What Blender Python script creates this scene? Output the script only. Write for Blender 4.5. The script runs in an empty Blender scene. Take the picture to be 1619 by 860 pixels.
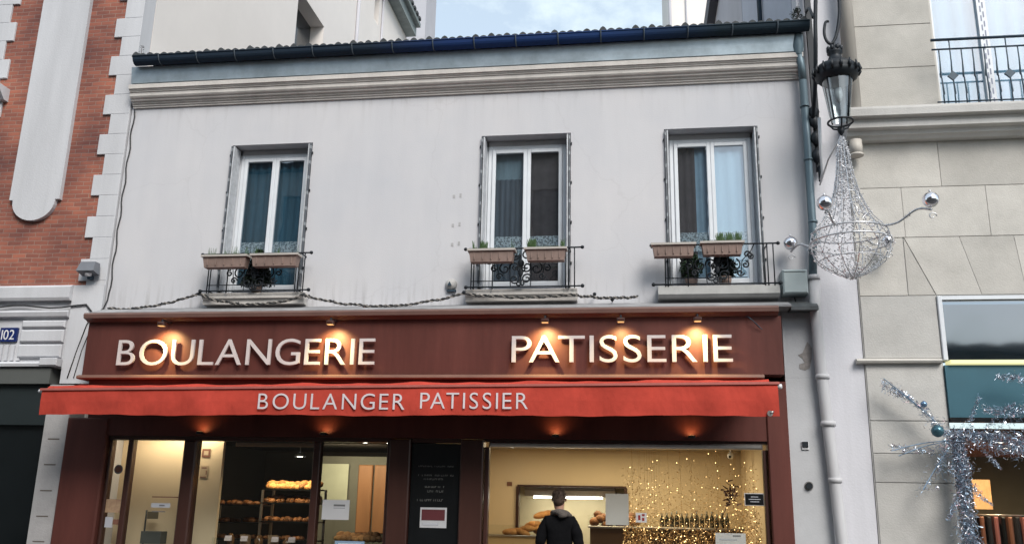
import bpy, math, random
from mathutils import Vector, Matrix
random.seed(11)
SC = bpy.context.scene
COL = SC.collection
R = math.radians

# ------------------------------------------------------------------ camera, sky, sun, exposure
PITCH, YAW, ROLL = 0.258459, 0.141305, 0.01968
fw = Vector((-math.sin(YAW)*math.cos(PITCH), math.cos(YAW)*math.cos(PITCH), math.sin(PITCH)))
rt = Vector((math.cos(YAW), math.sin(YAW), 0)); up = rt.cross(fw)
rt2 = rt*math.cos(ROLL)+up*math.sin(ROLL); up2 = -rt*math.sin(ROLL)+up*math.cos(ROLL)
cd = bpy.data.cameras.new('camera'); cam = bpy.data.objects.new('camera', cd); COL.objects.link(cam)
M4 = Matrix((rt2, up2, -fw)).transposed().to_4x4(); M4.translation = Vector((0, -12, 1.6))
cam.matrix_world = M4
cd.sensor_width = 36; cd.lens = 36*1403.24/1619; cd.clip_end = 2000; cd.clip_start = 0.05
SC.camera = cam

SUN_EL, SUN_ROT = R(42), R(150)      # soft light from the street side, a little from the right
w = bpy.data.worlds.new('World'); SC.world = w; w.use_nodes = True
nt = w.node_tree; bg = nt.nodes['Background']
sky = nt.nodes.new('ShaderNodeTexSky'); sky.sky_type = 'NISHITA'; sky.sun_disc = False
sky.sun_elevation = SUN_EL; sky.sun_rotation = SUN_ROT
sky.air_density = 1.0; sky.dust_density = 1.6; sky.ozone_density = 1.2
tc = nt.nodes.new('ShaderNodeTexCoord')
mp = nt.nodes.new('ShaderNodeMapping'); mp.inputs['Scale'].default_value = (1, 1, 1.6); mp.inputs['Location'].default_value = (0.32, 0.1, 0.05)
nz = nt.nodes.new('ShaderNodeTexNoise'); nz.inputs['Scale'].default_value = 4.2; nz.inputs['Detail'].default_value = 9; nz.inputs['Roughness'].default_value = 0.62
cr = nt.nodes.new('ShaderNodeValToRGB'); cr.color_ramp.elements[0].position = 0.47; cr.color_ramp.elements[1].position = 0.66
mx = nt.nodes.new('ShaderNodeMix'); mx.data_type = 'RGBA'
mx.inputs['B'].default_value = (4.7, 5.35, 5.45, 1)
nt.links.new(tc.outputs['Generated'], mp.inputs['Vector']); nt.links.new(mp.outputs['Vector'], nz.inputs['Vector'])
nt.links.new(nz.outputs['Fac'], cr.inputs['Fac']); mr0 = nt.nodes.new('ShaderNodeMapRange'); mr0.inputs['To Min'].default_value = .45; nt.links.new(cr.outputs['Color'], mr0.inputs['Value']); nt.links.new(mr0.outputs[0], mx.inputs['Factor'])
nt.links.new(sky.outputs['Color'], mx.inputs['A']); nt.links.new(mx.outputs['Result'], bg.inputs['Color'])
bg.inputs['Strength'].default_value = 0.15

sd = bpy.data.lights.new('sun', 'SUN'); sd.energy = 2.2; sd.angle = R(28); sd.color = (1, .95, .88)
so = bpy.data.objects.new('sun', sd); COL.objects.link(so)
sdir = Vector((math.sin(SUN_ROT)*math.cos(SUN_EL), math.cos(SUN_ROT)*math.cos(SUN_EL), math.sin(SUN_EL)))
so.rotation_euler = sdir.to_track_quat('Z', 'Y').to_euler(); so.location = (5, -10, 25)
SC.view_settings.view_transform = 'Standard'; SC.view_settings.look = 'None'
SC.view_settings.exposure = 0.6; SC.view_settings.gamma = 1
SC.cycles.max_bounces = 7; SC.cycles.transparent_max_bounces = 14; SC.cycles.caustics_reflective = False; SC.cycles.caustics_refractive = False
SC.cycles.sample_clamp_indirect = 4; SC.cycles.sample_clamp_direct = 0; SC.cycles.use_denoising = True

# ------------------------------------------------------------------ materials
MATS = {}
def _col(c): return (c[0], c[1], c[2], 1)
def mat(name, color, rough=.7, metal=0, var=.12, scale=3.0, bump=0.0, bscale=40, spec=.4, color2=None, streak=False, emit=None, estr=0):
    if name in MATS: return MATS[name]
    m = bpy.data.materials.new(name); m.use_nodes = True; n = m.node_tree.nodes; l = m.node_tree.links
    p = n['Principled BSDF']; p.inputs['Roughness'].default_value = rough; p.inputs['Metallic'].default_value = metal
    p.inputs['Specular IOR Level'].default_value = spec
    t = n.new('ShaderNodeTexCoord')
    ns = n.new('ShaderNodeTexNoise'); ns.inputs['Scale'].default_value = scale; ns.inputs['Detail'].default_value = 8; ns.inputs['Roughness'].default_value = .65
    if streak:
        mpp = n.new('ShaderNodeMapping'); mpp.inputs['Scale'].default_value = (1, 1, .12); l.new(t.outputs['Object'], mpp.inputs['Vector']); l.new(mpp.outputs['Vector'], ns.inputs['Vector'])
    else: l.new(t.outputs['Object'], ns.inputs['Vector'])
    rp = n.new('ShaderNodeValToRGB'); rp.color_ramp.elements[0].position = .28; rp.color_ramp.elements[1].position = .72
    c2 = color2 or [c*(1-var) for c in color]; c1 = color if color2 else [min(1, c*(1+var*.5)) for c in color]
    rp.color_ramp.elements[0].color = _col(c2); rp.color_ramp.elements[1].color = _col(c1)
    l.new(ns.outputs['Fac'], rp.inputs['Fac']); l.new(rp.outputs['Color'], p.inputs['Base Color'])
    if bump:
        nb = n.new('ShaderNodeTexNoise'); nb.inputs['Scale'].default_value = bscale; nb.inputs['Detail'].default_value = 5
        b = n.new('ShaderNodeBump'); b.inputs['Strength'].default_value = bump; b.inputs['Distance'].default_value = .02
        l.new(t.outputs['Object'], nb.inputs['Vector']); l.new(nb.outputs['Fac'], b.inputs['Height']); l.new(b.outputs['Normal'], p.inputs['Normal'])
    if emit:
        p.inputs['Emission Color'].default_value = _col(emit); p.inputs['Emission Strength'].default_value = estr
    MATS[name] = m; return m
def glass(name, tint=(1, 1, 1), ior=1.6, rough=0.0, base=0.0):
    if name in MATS: return MATS[name]
    m = bpy.data.materials.new(name); m.use_nodes = True; n = m.node_tree.nodes; l = m.node_tree.links
    n.remove(n['Principled BSDF']); o = n['Material Output']
    tr = n.new('ShaderNodeBsdfTransparent'); tr.inputs['Color'].default_value = _col(tint)
    gl = n.new('ShaderNodeBsdfGlossy'); gl.inputs['Roughness'].default_value = rough
    fr = n.new('ShaderNodeLayerWeight'); pw_ = n.new('ShaderNodeMath'); pw_.operation = 'POWER'; pw_.inputs[1].default_value = 5; l.new(fr.outputs['Facing'], pw_.inputs[0])
    fr.inputs['Blend'].default_value = .5; r0 = ((ior-1)/(ior+1))**2+base
    ad = n.new('ShaderNodeMath'); ad.operation = 'MULTIPLY_ADD'; ad.inputs[1].default_value = 1-r0; ad.inputs[2].default_value = r0; ad.use_clamp = True
    t = n.new('ShaderNodeTexCoord'); nb = n.new('ShaderNodeTexNoise'); nb.inputs['Scale'].default_value = 1.3
    b = n.new('ShaderNodeBump'); b.inputs['Strength'].default_value = .12; b.inputs['Distance'].default_value = .02
    l.new(t.outputs['Object'], nb.inputs['Vector']); l.new(nb.outputs['Fac'], b.inputs['Height']); l.new(b.outputs['Normal'], gl.inputs['Normal'])
    mi = n.new('ShaderNodeMixShader'); l.new(pw_.outputs[0], ad.inputs[0]); l.new(ad.outputs[0], mi.inputs[0])
    l.new(tr.outputs[0], mi.inputs[1]); l.new(gl.outputs[0], mi.inputs[2]); l.new(mi.outputs[0], o.inputs['Surface'])
    MATS[name] = m; return m
def emat(name, c, s):
    if name in MATS: return MATS[name]
    m = bpy.data.materials.new(name); m.use_nodes = True; n = m.node_tree.nodes; l = m.node_tree.links
    p = n['Principled BSDF']; p.inputs['Base Color'].default_value = _col([.6*x for x in c]); p.inputs['Emission Color'].default_value = _col(c); p.inputs['Emission Strength'].default_value = s
    MATS[name] = m; return m

def brick_mat():
    m = bpy.data.materials.new('red_brick'); m.use_nodes = True; n = m.node_tree.nodes; l = m.node_tree.links; p = n['Principled BSDF']
    p.inputs['Roughness'].default_value = .85; p.inputs['Specular IOR Level'].default_value = .2
    t = n.new('ShaderNodeTexCoord'); s = n.new('ShaderNodeSeparateXYZ'); c = n.new('ShaderNodeCombineXYZ')
    l.new(t.outputs['Object'], s.inputs[0]); l.new(s.outputs['X'], c.inputs['X']); l.new(s.outputs['Z'], c.inputs['Y'])
    b = n.new('ShaderNodeTexBrick'); b.offset = .5; b.inputs['Scale'].default_value = 1; b.inputs['Brick Width'].default_value = .225; b.inputs['Row Height'].default_value = .068
    b.inputs['Mortar Size'].default_value = .006; b.inputs['Mortar Smooth'].default_value = .3; b.inputs['Bias'].default_value = 0
    b.inputs['Color1'].default_value = (.315, .122, .088, 1); b.inputs['Color2'].default_value = (.205, .084, .068, 1); b.inputs['Mortar'].default_value = (.28, .20, .17, 1)
    wn_ = n.new('ShaderNodeTexNoise'); wn_.inputs['Scale'].default_value = 4; l.new(t.outputs['Object'], wn_.inputs['Vector'])
    wm_ = n.new('ShaderNodeVectorMath'); wm_.operation = 'MULTIPLY_ADD'; wm_.inputs[1].default_value = (.022, .022, 0); l.new(wn_.outputs['Color'], wm_.inputs[0]); l.new(c.outputs[0], wm_.inputs[2]); l.new(wm_.outputs[0], b.inputs['Vector'])
    ns = n.new('ShaderNodeTexNoise'); ns.inputs['Scale'].default_value = 1.1; ns.inputs['Detail'].default_value = 6; l.new(t.outputs['Object'], ns.inputs['Vector'])
    rp = n.new('ShaderNodeValToRGB'); rp.color_ramp.elements[0].position = .35; rp.color_ramp.elements[0].color = (.55, .55, .62, 1); rp.color_ramp.elements[1].position = .65; rp.color_ramp.elements[1].color = (1.25, 1.15, 1.05, 1)
    l.new(ns.outputs['Fac'], rp.inputs['Fac'])
    mm = n.new('ShaderNodeMix'); mm.data_type = 'RGBA'; mm.blend_type = 'MULTIPLY'; mm.inputs['Factor'].default_value = 1
    l.new(b.outputs['Color'], mm.inputs['A']); l.new(rp.outputs['Color'], mm.inputs['B']); l.new(mm.outputs['Result'], p.inputs['Base Color'])
    bu = n.new('ShaderNodeBump'); bu.inputs['Strength'].default_value = .6; bu.inputs['Distance'].default_value = .012; bu.invert = True
    l.new(b.outputs['Fac'], bu.inputs['Height']); l.new(bu.outputs['Normal'], p.inputs['Normal'])
    return m
def stripe_mat(name, c1, c2, axis='Z', freq=60, duty=.5, rough=.5, metal=0, other=None):
    """alternating stripes along an object axis (louvre slots, rope turns, lace bands)"""
    m = bpy.data.materials.new(name); m.use_nodes = True; n = m.node_tree.nodes; l = m.node_tree.links; p = n['Principled BSDF']
    p.inputs['Roughness'].default_value = rough; p.inputs['Metallic'].default_value = metal
    t = n.new('ShaderNodeTexCoord'); s = n.new('ShaderNodeSeparateXYZ'); l.new(t.outputs['Object'], s.inputs[0])
    a = n.new('ShaderNodeMath'); a.operation = 'MULTIPLY'; a.inputs[1].default_value = freq; l.new(s.outputs[axis], a.inputs[0])
    f = n.new('ShaderNodeMath'); f.operation = 'FRACT'; l.new(a.outputs[0], f.inputs[0])
    g = n.new('ShaderNodeMath'); g.operation = 'GREATER_THAN'; g.inputs[1].default_value = duty; l.new(f.outputs[0], g.inputs[0])
    mi = n.new('ShaderNodeMix'); mi.data_type = 'RGBA'; mi.inputs['A'].default_value = _col(c1); mi.inputs['B'].default_value = _col(c2)
    l.new(g.outputs[0], mi.inputs['Factor']); l.new(mi.outputs['Result'], p.inputs['Base Color'])
    MATS[name] = m; return m
def lace_mat():
    m = bpy.data.materials.new('white_lace'); m.use_nodes = True; n = m.node_tree.nodes; l = m.node_tree.links; p = n['Principled BSDF']
    p.inputs['Base Color'].default_value = (.62, .66, .68, 1); p.inputs['Roughness'].default_value = .9
    t = n.new('ShaderNodeTexCoord'); v = n.new('ShaderNodeTexVoronoi'); v.inputs['Scale'].default_value = 34; l.new(t.outputs['Object'], v.inputs['Vector'])
    g = n.new('ShaderNodeMath'); g.operation = 'GREATER_THAN'; g.inputs[1].default_value = .5; l.new(v.outputs['Distance'], g.inputs[0])
    g2 = n.new('ShaderNodeMath'); g2.operation = 'MULTIPLY_ADD'; g2.inputs[1].default_value = .55; g2.inputs[2].default_value = .4; l.new(g.outputs[0], g2.inputs[0])
    l.new(g2.outputs[0], p.inputs['Alpha']); return m
def facade_mat():
    """pale render with faint rain streaks, stains under the cornice line and three old screw marks"""
    m = bpy.data.materials.new('pale_render'); m.use_nodes = True; n = m.node_tree.nodes; l = m.node_tree.links; p = n['Principled BSDF']
    p.inputs['Roughness'].default_value = .9; p.inputs['Specular IOR Level'].default_value = .2
    t = n.new('ShaderNodeTexCoord')
    a = n.new('ShaderNodeTexNoise'); a.inputs['Scale'].default_value = .45; a.inputs['Detail'].default_value = 7; a.inputs['Roughness'].default_value = .6; l.new(t.outputs['Object'], a.inputs['Vector'])
    r1 = n.new('ShaderNodeValToRGB'); r1.color_ramp.elements[0].position = .35; r1.color_ramp.elements[1].position = .68
    r1.color_ramp.elements[0].color = (.51, .515, .545, 1); r1.color_ramp.elements[1].color = (.575, .565, .58, 1); l.new(a.outputs['Fac'], r1.inputs['Fac'])
    mp_ = n.new('ShaderNodeMapping'); mp_.inputs['Scale'].default_value = (2.2, 2.2, .4); l.new(t.outputs['Object'], mp_.inputs['Vector'])
    b = n.new('ShaderNodeTexNoise'); b.inputs['Scale'].default_value = 1.6; b.inputs['Detail'].default_value = 6; l.new(mp_.outputs[0], b.inputs['Vector'])
    r2 = n.new('ShaderNodeValToRGB'); r2.color_ramp.elements[0].position = .25; r2.color_ramp.elements[1].position = .6
    r2.color_ramp.elements[0].color = (.955, .955, .96, 1); r2.color_ramp.elements[1].color = (1, 1, 1, 1); l.new(b.outputs['Fac'], r2.inputs['Fac'])
    mm = n.new('ShaderNodeMix'); mm.data_type = 'RGBA'; mm.blend_type = 'MULTIPLY'; mm.inputs['Factor'].default_value = 1
    l.new(r1.outputs[0], mm.inputs['A']); l.new(r2.outputs[0], mm.inputs['B'])
    # hairline cracks
    vn = n.new('ShaderNodeTexNoise'); vn.inputs['Scale'].default_value = 1.7; vn.inputs['Detail'].default_value = 6; l.new(t.outputs['Object'], vn.inputs['Vector'])
    va_ = n.new('ShaderNodeMix'); va_.data_type = 'VECTOR'; va_.inputs['Factor'].default_value = .38; l.new(t.outputs['Object'], va_.inputs['A']); l.new(vn.outputs['Color'], va_.inputs['B'])
    vo = n.new('ShaderNodeTexVoronoi'); vo.feature = 'DISTANCE_TO_EDGE'; vo.inputs['Scale'].default_value = .55; l.new(va_.outputs['Result'], vo.inputs['Vector'])
    cr1 = n.new('ShaderNodeValToRGB'); cr1.color_ramp.elements[0].position = 0; cr1.color_ramp.elements[0].color = (.84, .83, .83, 1); cr1.color_ramp.elements[1].position = .004; cr1.color_ramp.elements[1].color = (1, 1, 1, 1); l.new(vo.outputs['Distance'], cr1.inputs['Fac'])
    m2 = n.new('ShaderNodeMix'); m2.data_type = 'RGBA'; m2.blend_type = 'MULTIPLY'; m2.inputs['Factor'].default_value = .35; l.new(mm.outputs['Result'], m2.inputs['A']); l.new(cr1.outputs[0], m2.inputs['B'])
    # run-off grime: narrow streaks, strongest just below the cornice and around sill height
    sx_ = n.new('ShaderNodeSeparateXYZ'); l.new(t.outputs['Object'], sx_.inputs[0])
    zr = n.new('ShaderNodeValToRGB'); e = zr.color_ramp.elements; e[0].position = 0; e[0].color = (1, 1, 1, 1); e[1].position = 1; e[1].color = (.6, .6, .6, 1)
    for ps, vv in ((.10, .5), (.18, .05), (.80, .03), (.93, .2)): q_ = e.new(ps); q_.color = (vv, vv, vv, 1)
    mz = n.new('ShaderNodeMapRange'); mz.inputs['From Min'].default_value = 4.2; mz.inputs['From Max'].default_value = 7.6; l.new(sx_.outputs['Z'], mz.inputs['Value']); l.new(mz.outputs[0], zr.inputs['Fac'])
    mp3 = n.new('ShaderNodeMapping'); mp3.inputs['Scale'].default_value = (9, 9, .7); l.new(t.outputs['Object'], mp3.inputs['Vector'])
    ns3 = n.new('ShaderNodeTexNoise'); ns3.inputs['Scale'].default_value = 1.2; ns3.inputs['Detail'].default_value = 7; ns3.inputs['Roughness'].default_value = .7; l.new(mp3.outputs[0], ns3.inputs['Vector'])
    r3 = n.new('ShaderNodeValToRGB'); r3.color_ramp.elements[0].position = .5; r3.color_ramp.elements[0].color = (0, 0, 0, 1); r3.color_ramp.elements[1].position = .75; l.new(ns3.outputs['Fac'], r3.inputs['Fac'])
    ml = n.new('ShaderNodeMath'); ml.operation = 'MULTIPLY'; l.new(zr.outputs[0], ml.inputs[0]); l.new(r3.outputs[0], ml.inputs[1])
    m3 = n.new('ShaderNodeMix'); m3.data_type = 'RGBA'; l.new(ml.outputs[0], m3.inputs['Factor']); l.new(m2.outputs['Result'], m3.inputs['A']); m3.inputs['B'].default_value = (.30, .29, .29, 1)
    l.new(m3.outputs['Result'], p.inputs['Base Color'])
    nb = n.new('ShaderNodeTexNoise'); nb.inputs['Scale'].default_value = 55; nb.inputs['Detail'].default_value = 4; l.new(t.outputs['Object'], nb.inputs['Vector'])
    bu = n.new('ShaderNodeBump'); bu.inputs['Strength'].default_value = .18; bu.inputs['Distance'].default_value = .01
    l.new(nb.outputs['Fac'], bu.inputs['Height']); l.new(bu.outputs['Normal'], p.inputs['Normal'])
    return m

m_facade = facade_mat()
m_plaster = mat('white_plaster', (.54, .545, .57), .9, var=.22, scale=1.3, bump=.15, bscale=50, spec=.2, streak=True)
m_gable = mat('cream_gable_render', (.76, .72, .69), .9, var=.07, scale=.5, bump=.05, spec=.2)
m_gable2 = mat('grey_gable_render', (.46, .46, .50), .9, var=.10, scale=.8, spec=.2)
m_brick = brick_mat()
m_trim = mat('cornice_plaster', (.60, .57, .54), .85, var=.22, scale=2.5, bump=.2, bscale=30, streak=True)
m_stone = mat('beige_stone', (.53, .51, .475), .85, var=.2, scale=1.6, bump=.25, bscale=60, spec=.25)
m_stone2 = mat('beige_stone_worn', (.51, .50, .48), .85, var=.22, scale=1.1, bump=.25, bscale=60, spec=.25)
m_stone3 = mat('grey_stone_band', (.60, .59, .575), .85, var=.2, scale=1.4, bump=.2, bscale=50, streak=True)
m_joint = mat('dark_joint', (.12, .10, .085), .95)
m_zinc = mat('zinc_sheet', (.42, .50, .56), .42, .55, var=.35, scale=2.2)
m_zincpipe = mat('zinc_pipe', (.13, .18, .21), .45, .4, var=.35, scale=5, streak=True)
m_pvc = mat('white_frame_paint', (.66, .69, .73), .4, var=.08, scale=4)
m_reveal = mat('reveal_plaster', (.40, .40, .42), .9, var=.15, scale=3)
m_shutter = stripe_mat('louvred_metal_shutter', (.55, .57, .60), (.06, .07, .08), 'Z', 11, .55)
m_shutdark = stripe_mat('slotted_dark_shutter', (.09, .10, .115), (.26, .28, .30), 'Z', 4.1, .8)
m_shutedge = mat('shutter_edge_paint', (.50, .52, .55), .5, var=.3, scale=12)
m_iron = mat('black_iron', (.014, .018, .024), .5, .3, var=.3, scale=10)
m_irongrey = mat('grey_blue_iron', (.035, .06, .085), .5, .2, var=.3, scale=10)
m_pot = mat('terracotta_plastic', (.25, .18, .155), .7, var=.25, scale=6)
m_potrim = mat('pale_trough_rim', (.42, .39, .36), .7)
m_soil = mat('soil', (.03, .022, .016), .95)
m_leaf = mat('green_leaf', (.055, .11, .035), .6, var=.5, scale=30)
m_darkleaf = mat('dark_conifer_leaf', (.012, .022, .014), .7, var=.5, scale=30)
m_brown = mat('red_brown_paint', (.108, .036, .029), .5, spec=.2, var=.35, scale=2.6, bump=.08, bscale=12, streak=True)
m_brownw = mat('dark_brown_wood', (.052, .022, .017), .35, var=.35, scale=3, streak=True)
m_black = mat('black_panel', (.006, .007, .008), .3, var=.3)
m_letter = mat('white_metal_letters', (.58, .54, .52), .45, var=.08, scale=9)
m_awning = mat('red_awning_cloth', (.48, .060, .040), .85, var=.32, scale=2.0, bump=.5, bscale=4, spec=.15)
m_awnbar = mat('awning_bar_paint', (.42, .12, .10), .45, var=.2, scale=5)
m_awntext = mat('awning_white_print', (.62, .56, .58), .8)
m_winglass = glass('window_glass', (.85, .90, .93), 1.9, base=.07)
m_shopglass = glass('shop_glass', (.95, .96, .95), 1.35)
m_cream = mat('cream_shop_wall', (.74, .61, .42), .8, var=.05, scale=1)
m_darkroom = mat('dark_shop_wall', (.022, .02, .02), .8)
m_ceiling = mat('shop_ceiling', (.35, .32, .27), .8)
m_tile = mat('shop_floor_tile', (.32, .26, .2), .5)
m_steel = mat('brushed_steel', (.42, .40, .38), .3, .85, var=.2, scale=6)
m_paper = mat('white_paper', (.74, .75, .78), .8, var=.03)
_n = m_paper.node_tree.nodes; _l = m_paper.node_tree.links; _t = _n.new('ShaderNodeBsdfTranslucent'); _t.inputs['Color'].default_value = (.8, .8, .8, 1)
_m = _n.new('ShaderNodeMixShader'); _m.inputs[0].default_value = .45; _l.new(_n['Principled BSDF'].outputs[0], _m.inputs[1]); _l.new(_t.outputs[0], _m.inputs[2]); _l.new(_m.outputs[0], _n['Material Output'].inputs['Surface'])
m_bread = mat('golden_crust', (.60, .33, .12), .65, color2=(.33, .13, .04), scale=14, bump=.3, bscale=30)
m_pastry = mat('brown_pastry', (.42, .20, .08), .5, color2=(.20, .07, .03), scale=20, bump=.3, bscale=30)
m_gold = mat('gold_tinsel', (.70, .42, .16), .35, .6, var=.4, scale=20)
m_silver = mat('silver_tinsel', (.74, .78, .86), .25, .9, var=.35, scale=18)
m_bluetinsel = mat('blue_grey_tinsel', (.32, .44, .58), .35, .6, var=.5, scale=18)
m_pinktinsel = mat('mauve_tinsel', (.36, .24, .28), .35, .6, var=.5, scale=18)
m_silverball = mat('silver_bauble_gloss', (.80, .78, .82), .09, 1, var=.05)
m_wire = mat('silver_wire', (.60, .61, .64), .35, .6, var=.3, scale=20)
m_crystal = mat('clear_plastic_bead', (.80, .80, .83), .15, .1, var=.2, scale=30, spec=.9)
m_fairy = emat('fairy_light_glow', (1, .66, .27), 7)
m_warmlamp = emat('warm_lamp_glow', (1, .62, .25), 2.0)
m_whitelamp = emat('white_lamp_glow', (1, .93, .80), 11)
m_rooftile = mat('grey_roof_tile', (.05, .055, .06), .8, var=.5, scale=6)
m_asphalt = mat('asphalt', (.05, .05, .052), .9, var=.3, scale=20, bump=.3, bscale=200)
m_pave = mat('pavement_stone', (.22, .215, .205), .85, var=.2, scale=4)
m_lampglass = glass('lantern_glass', (.72, .78, .80), 1.7, .08, base=.12)
m_box = mat('grey_green_box', (.36, .42, .43), .6, var=.12)
m_cream_iron = mat('cream_pipe_paint', (.50, .47, .43), .6, var=.2, scale=3, streak=True)
m_white_iron = mat('pale_pipe_paint', (.56, .56, .58), .55, var=.3, scale=3, streak=True)
m_blueplate = mat('enamel_blue', (.012, .025, .12), .25)
m_enwhite = mat('enamel_white', (.7, .7, .72), .3)
m_rope = mat('rope_light_tube', (.22, .20, .18), .5)
m_ropedark = mat('rope_dark_cable', (.03, .03, .032), .6)
m_jacket = mat('black_jacket_cloth', (.006, .006, .007), .95, spec=.08, var=.3, scale=12, bump=.3, bscale=25)
m_trouser = mat('dark_trouser_cloth', (.016, .018, .026), .9, var=.3)
m_skin = mat('skin', (.36, .20, .14), .55, var=.1)
m_hair = mat('brown_hair', (.075, .045, .028), .6, color2=(.03, .018, .012), scale=40, bump=.7, bscale=80)
m_hood = mat('grey_brown_hood', (.10, .085, .075), .95, var=.4, scale=25, bump=.6, bscale=50)

for mm_ in (m_stone, m_stone2, m_bread, m_pastry):
    n_ = mm_.node_tree.nodes; l_ = mm_.node_tree.links; oi = n_.new('ShaderNodeObjectInfo'); mr_ = n_.new('ShaderNodeMapRange'); mr_.inputs['To Min'].default_value = .84 if 'stone' in mm_.name else .45; mr_.inputs['To Max'].default_value = 1.07 if 'stone' in mm_.name else 1.35
    l_.new(oi.outputs['Random'], mr_.inputs['Value']); mx_ = n_.new('ShaderNodeMix'); mx_.data_type = 'RGBA'; mx_.blend_type = 'MULTIPLY'; mx_.inputs['Factor'].default_value = 1
    pb_ = n_['Principled BSDF']; src = pb_.inputs['Base Color'].links[0].from_socket; l_.new(src, mx_.inputs['A']); l_.new(mr_.outputs[0], mx_.inputs['B']); l_.new(mx_.outputs['Result'], pb_.inputs['Base Color'])
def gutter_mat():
    m = mat('navy_gutter_sky_flare', (.028, .045, .075), .75, 0, spec=.15, var=.3, scale=4)
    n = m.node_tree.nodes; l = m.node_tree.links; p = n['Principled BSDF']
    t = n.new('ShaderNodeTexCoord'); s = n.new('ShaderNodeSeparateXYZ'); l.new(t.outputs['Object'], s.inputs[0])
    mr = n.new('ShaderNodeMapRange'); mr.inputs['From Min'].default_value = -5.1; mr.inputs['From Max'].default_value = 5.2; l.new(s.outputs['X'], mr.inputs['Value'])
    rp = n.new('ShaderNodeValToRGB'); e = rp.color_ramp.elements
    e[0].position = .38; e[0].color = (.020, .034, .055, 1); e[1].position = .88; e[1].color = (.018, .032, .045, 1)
    a = e.new(.50); a.color = (.018, .045, .15, 1); b = e.new(.72); b.color = (.018, .048, .15, 1)  # bluer middle stretch: flare from the sky behind, painted into the gutter colour
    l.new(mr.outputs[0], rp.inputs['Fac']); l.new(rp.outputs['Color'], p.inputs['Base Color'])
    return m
m_gutter = gutter_mat()

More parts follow.
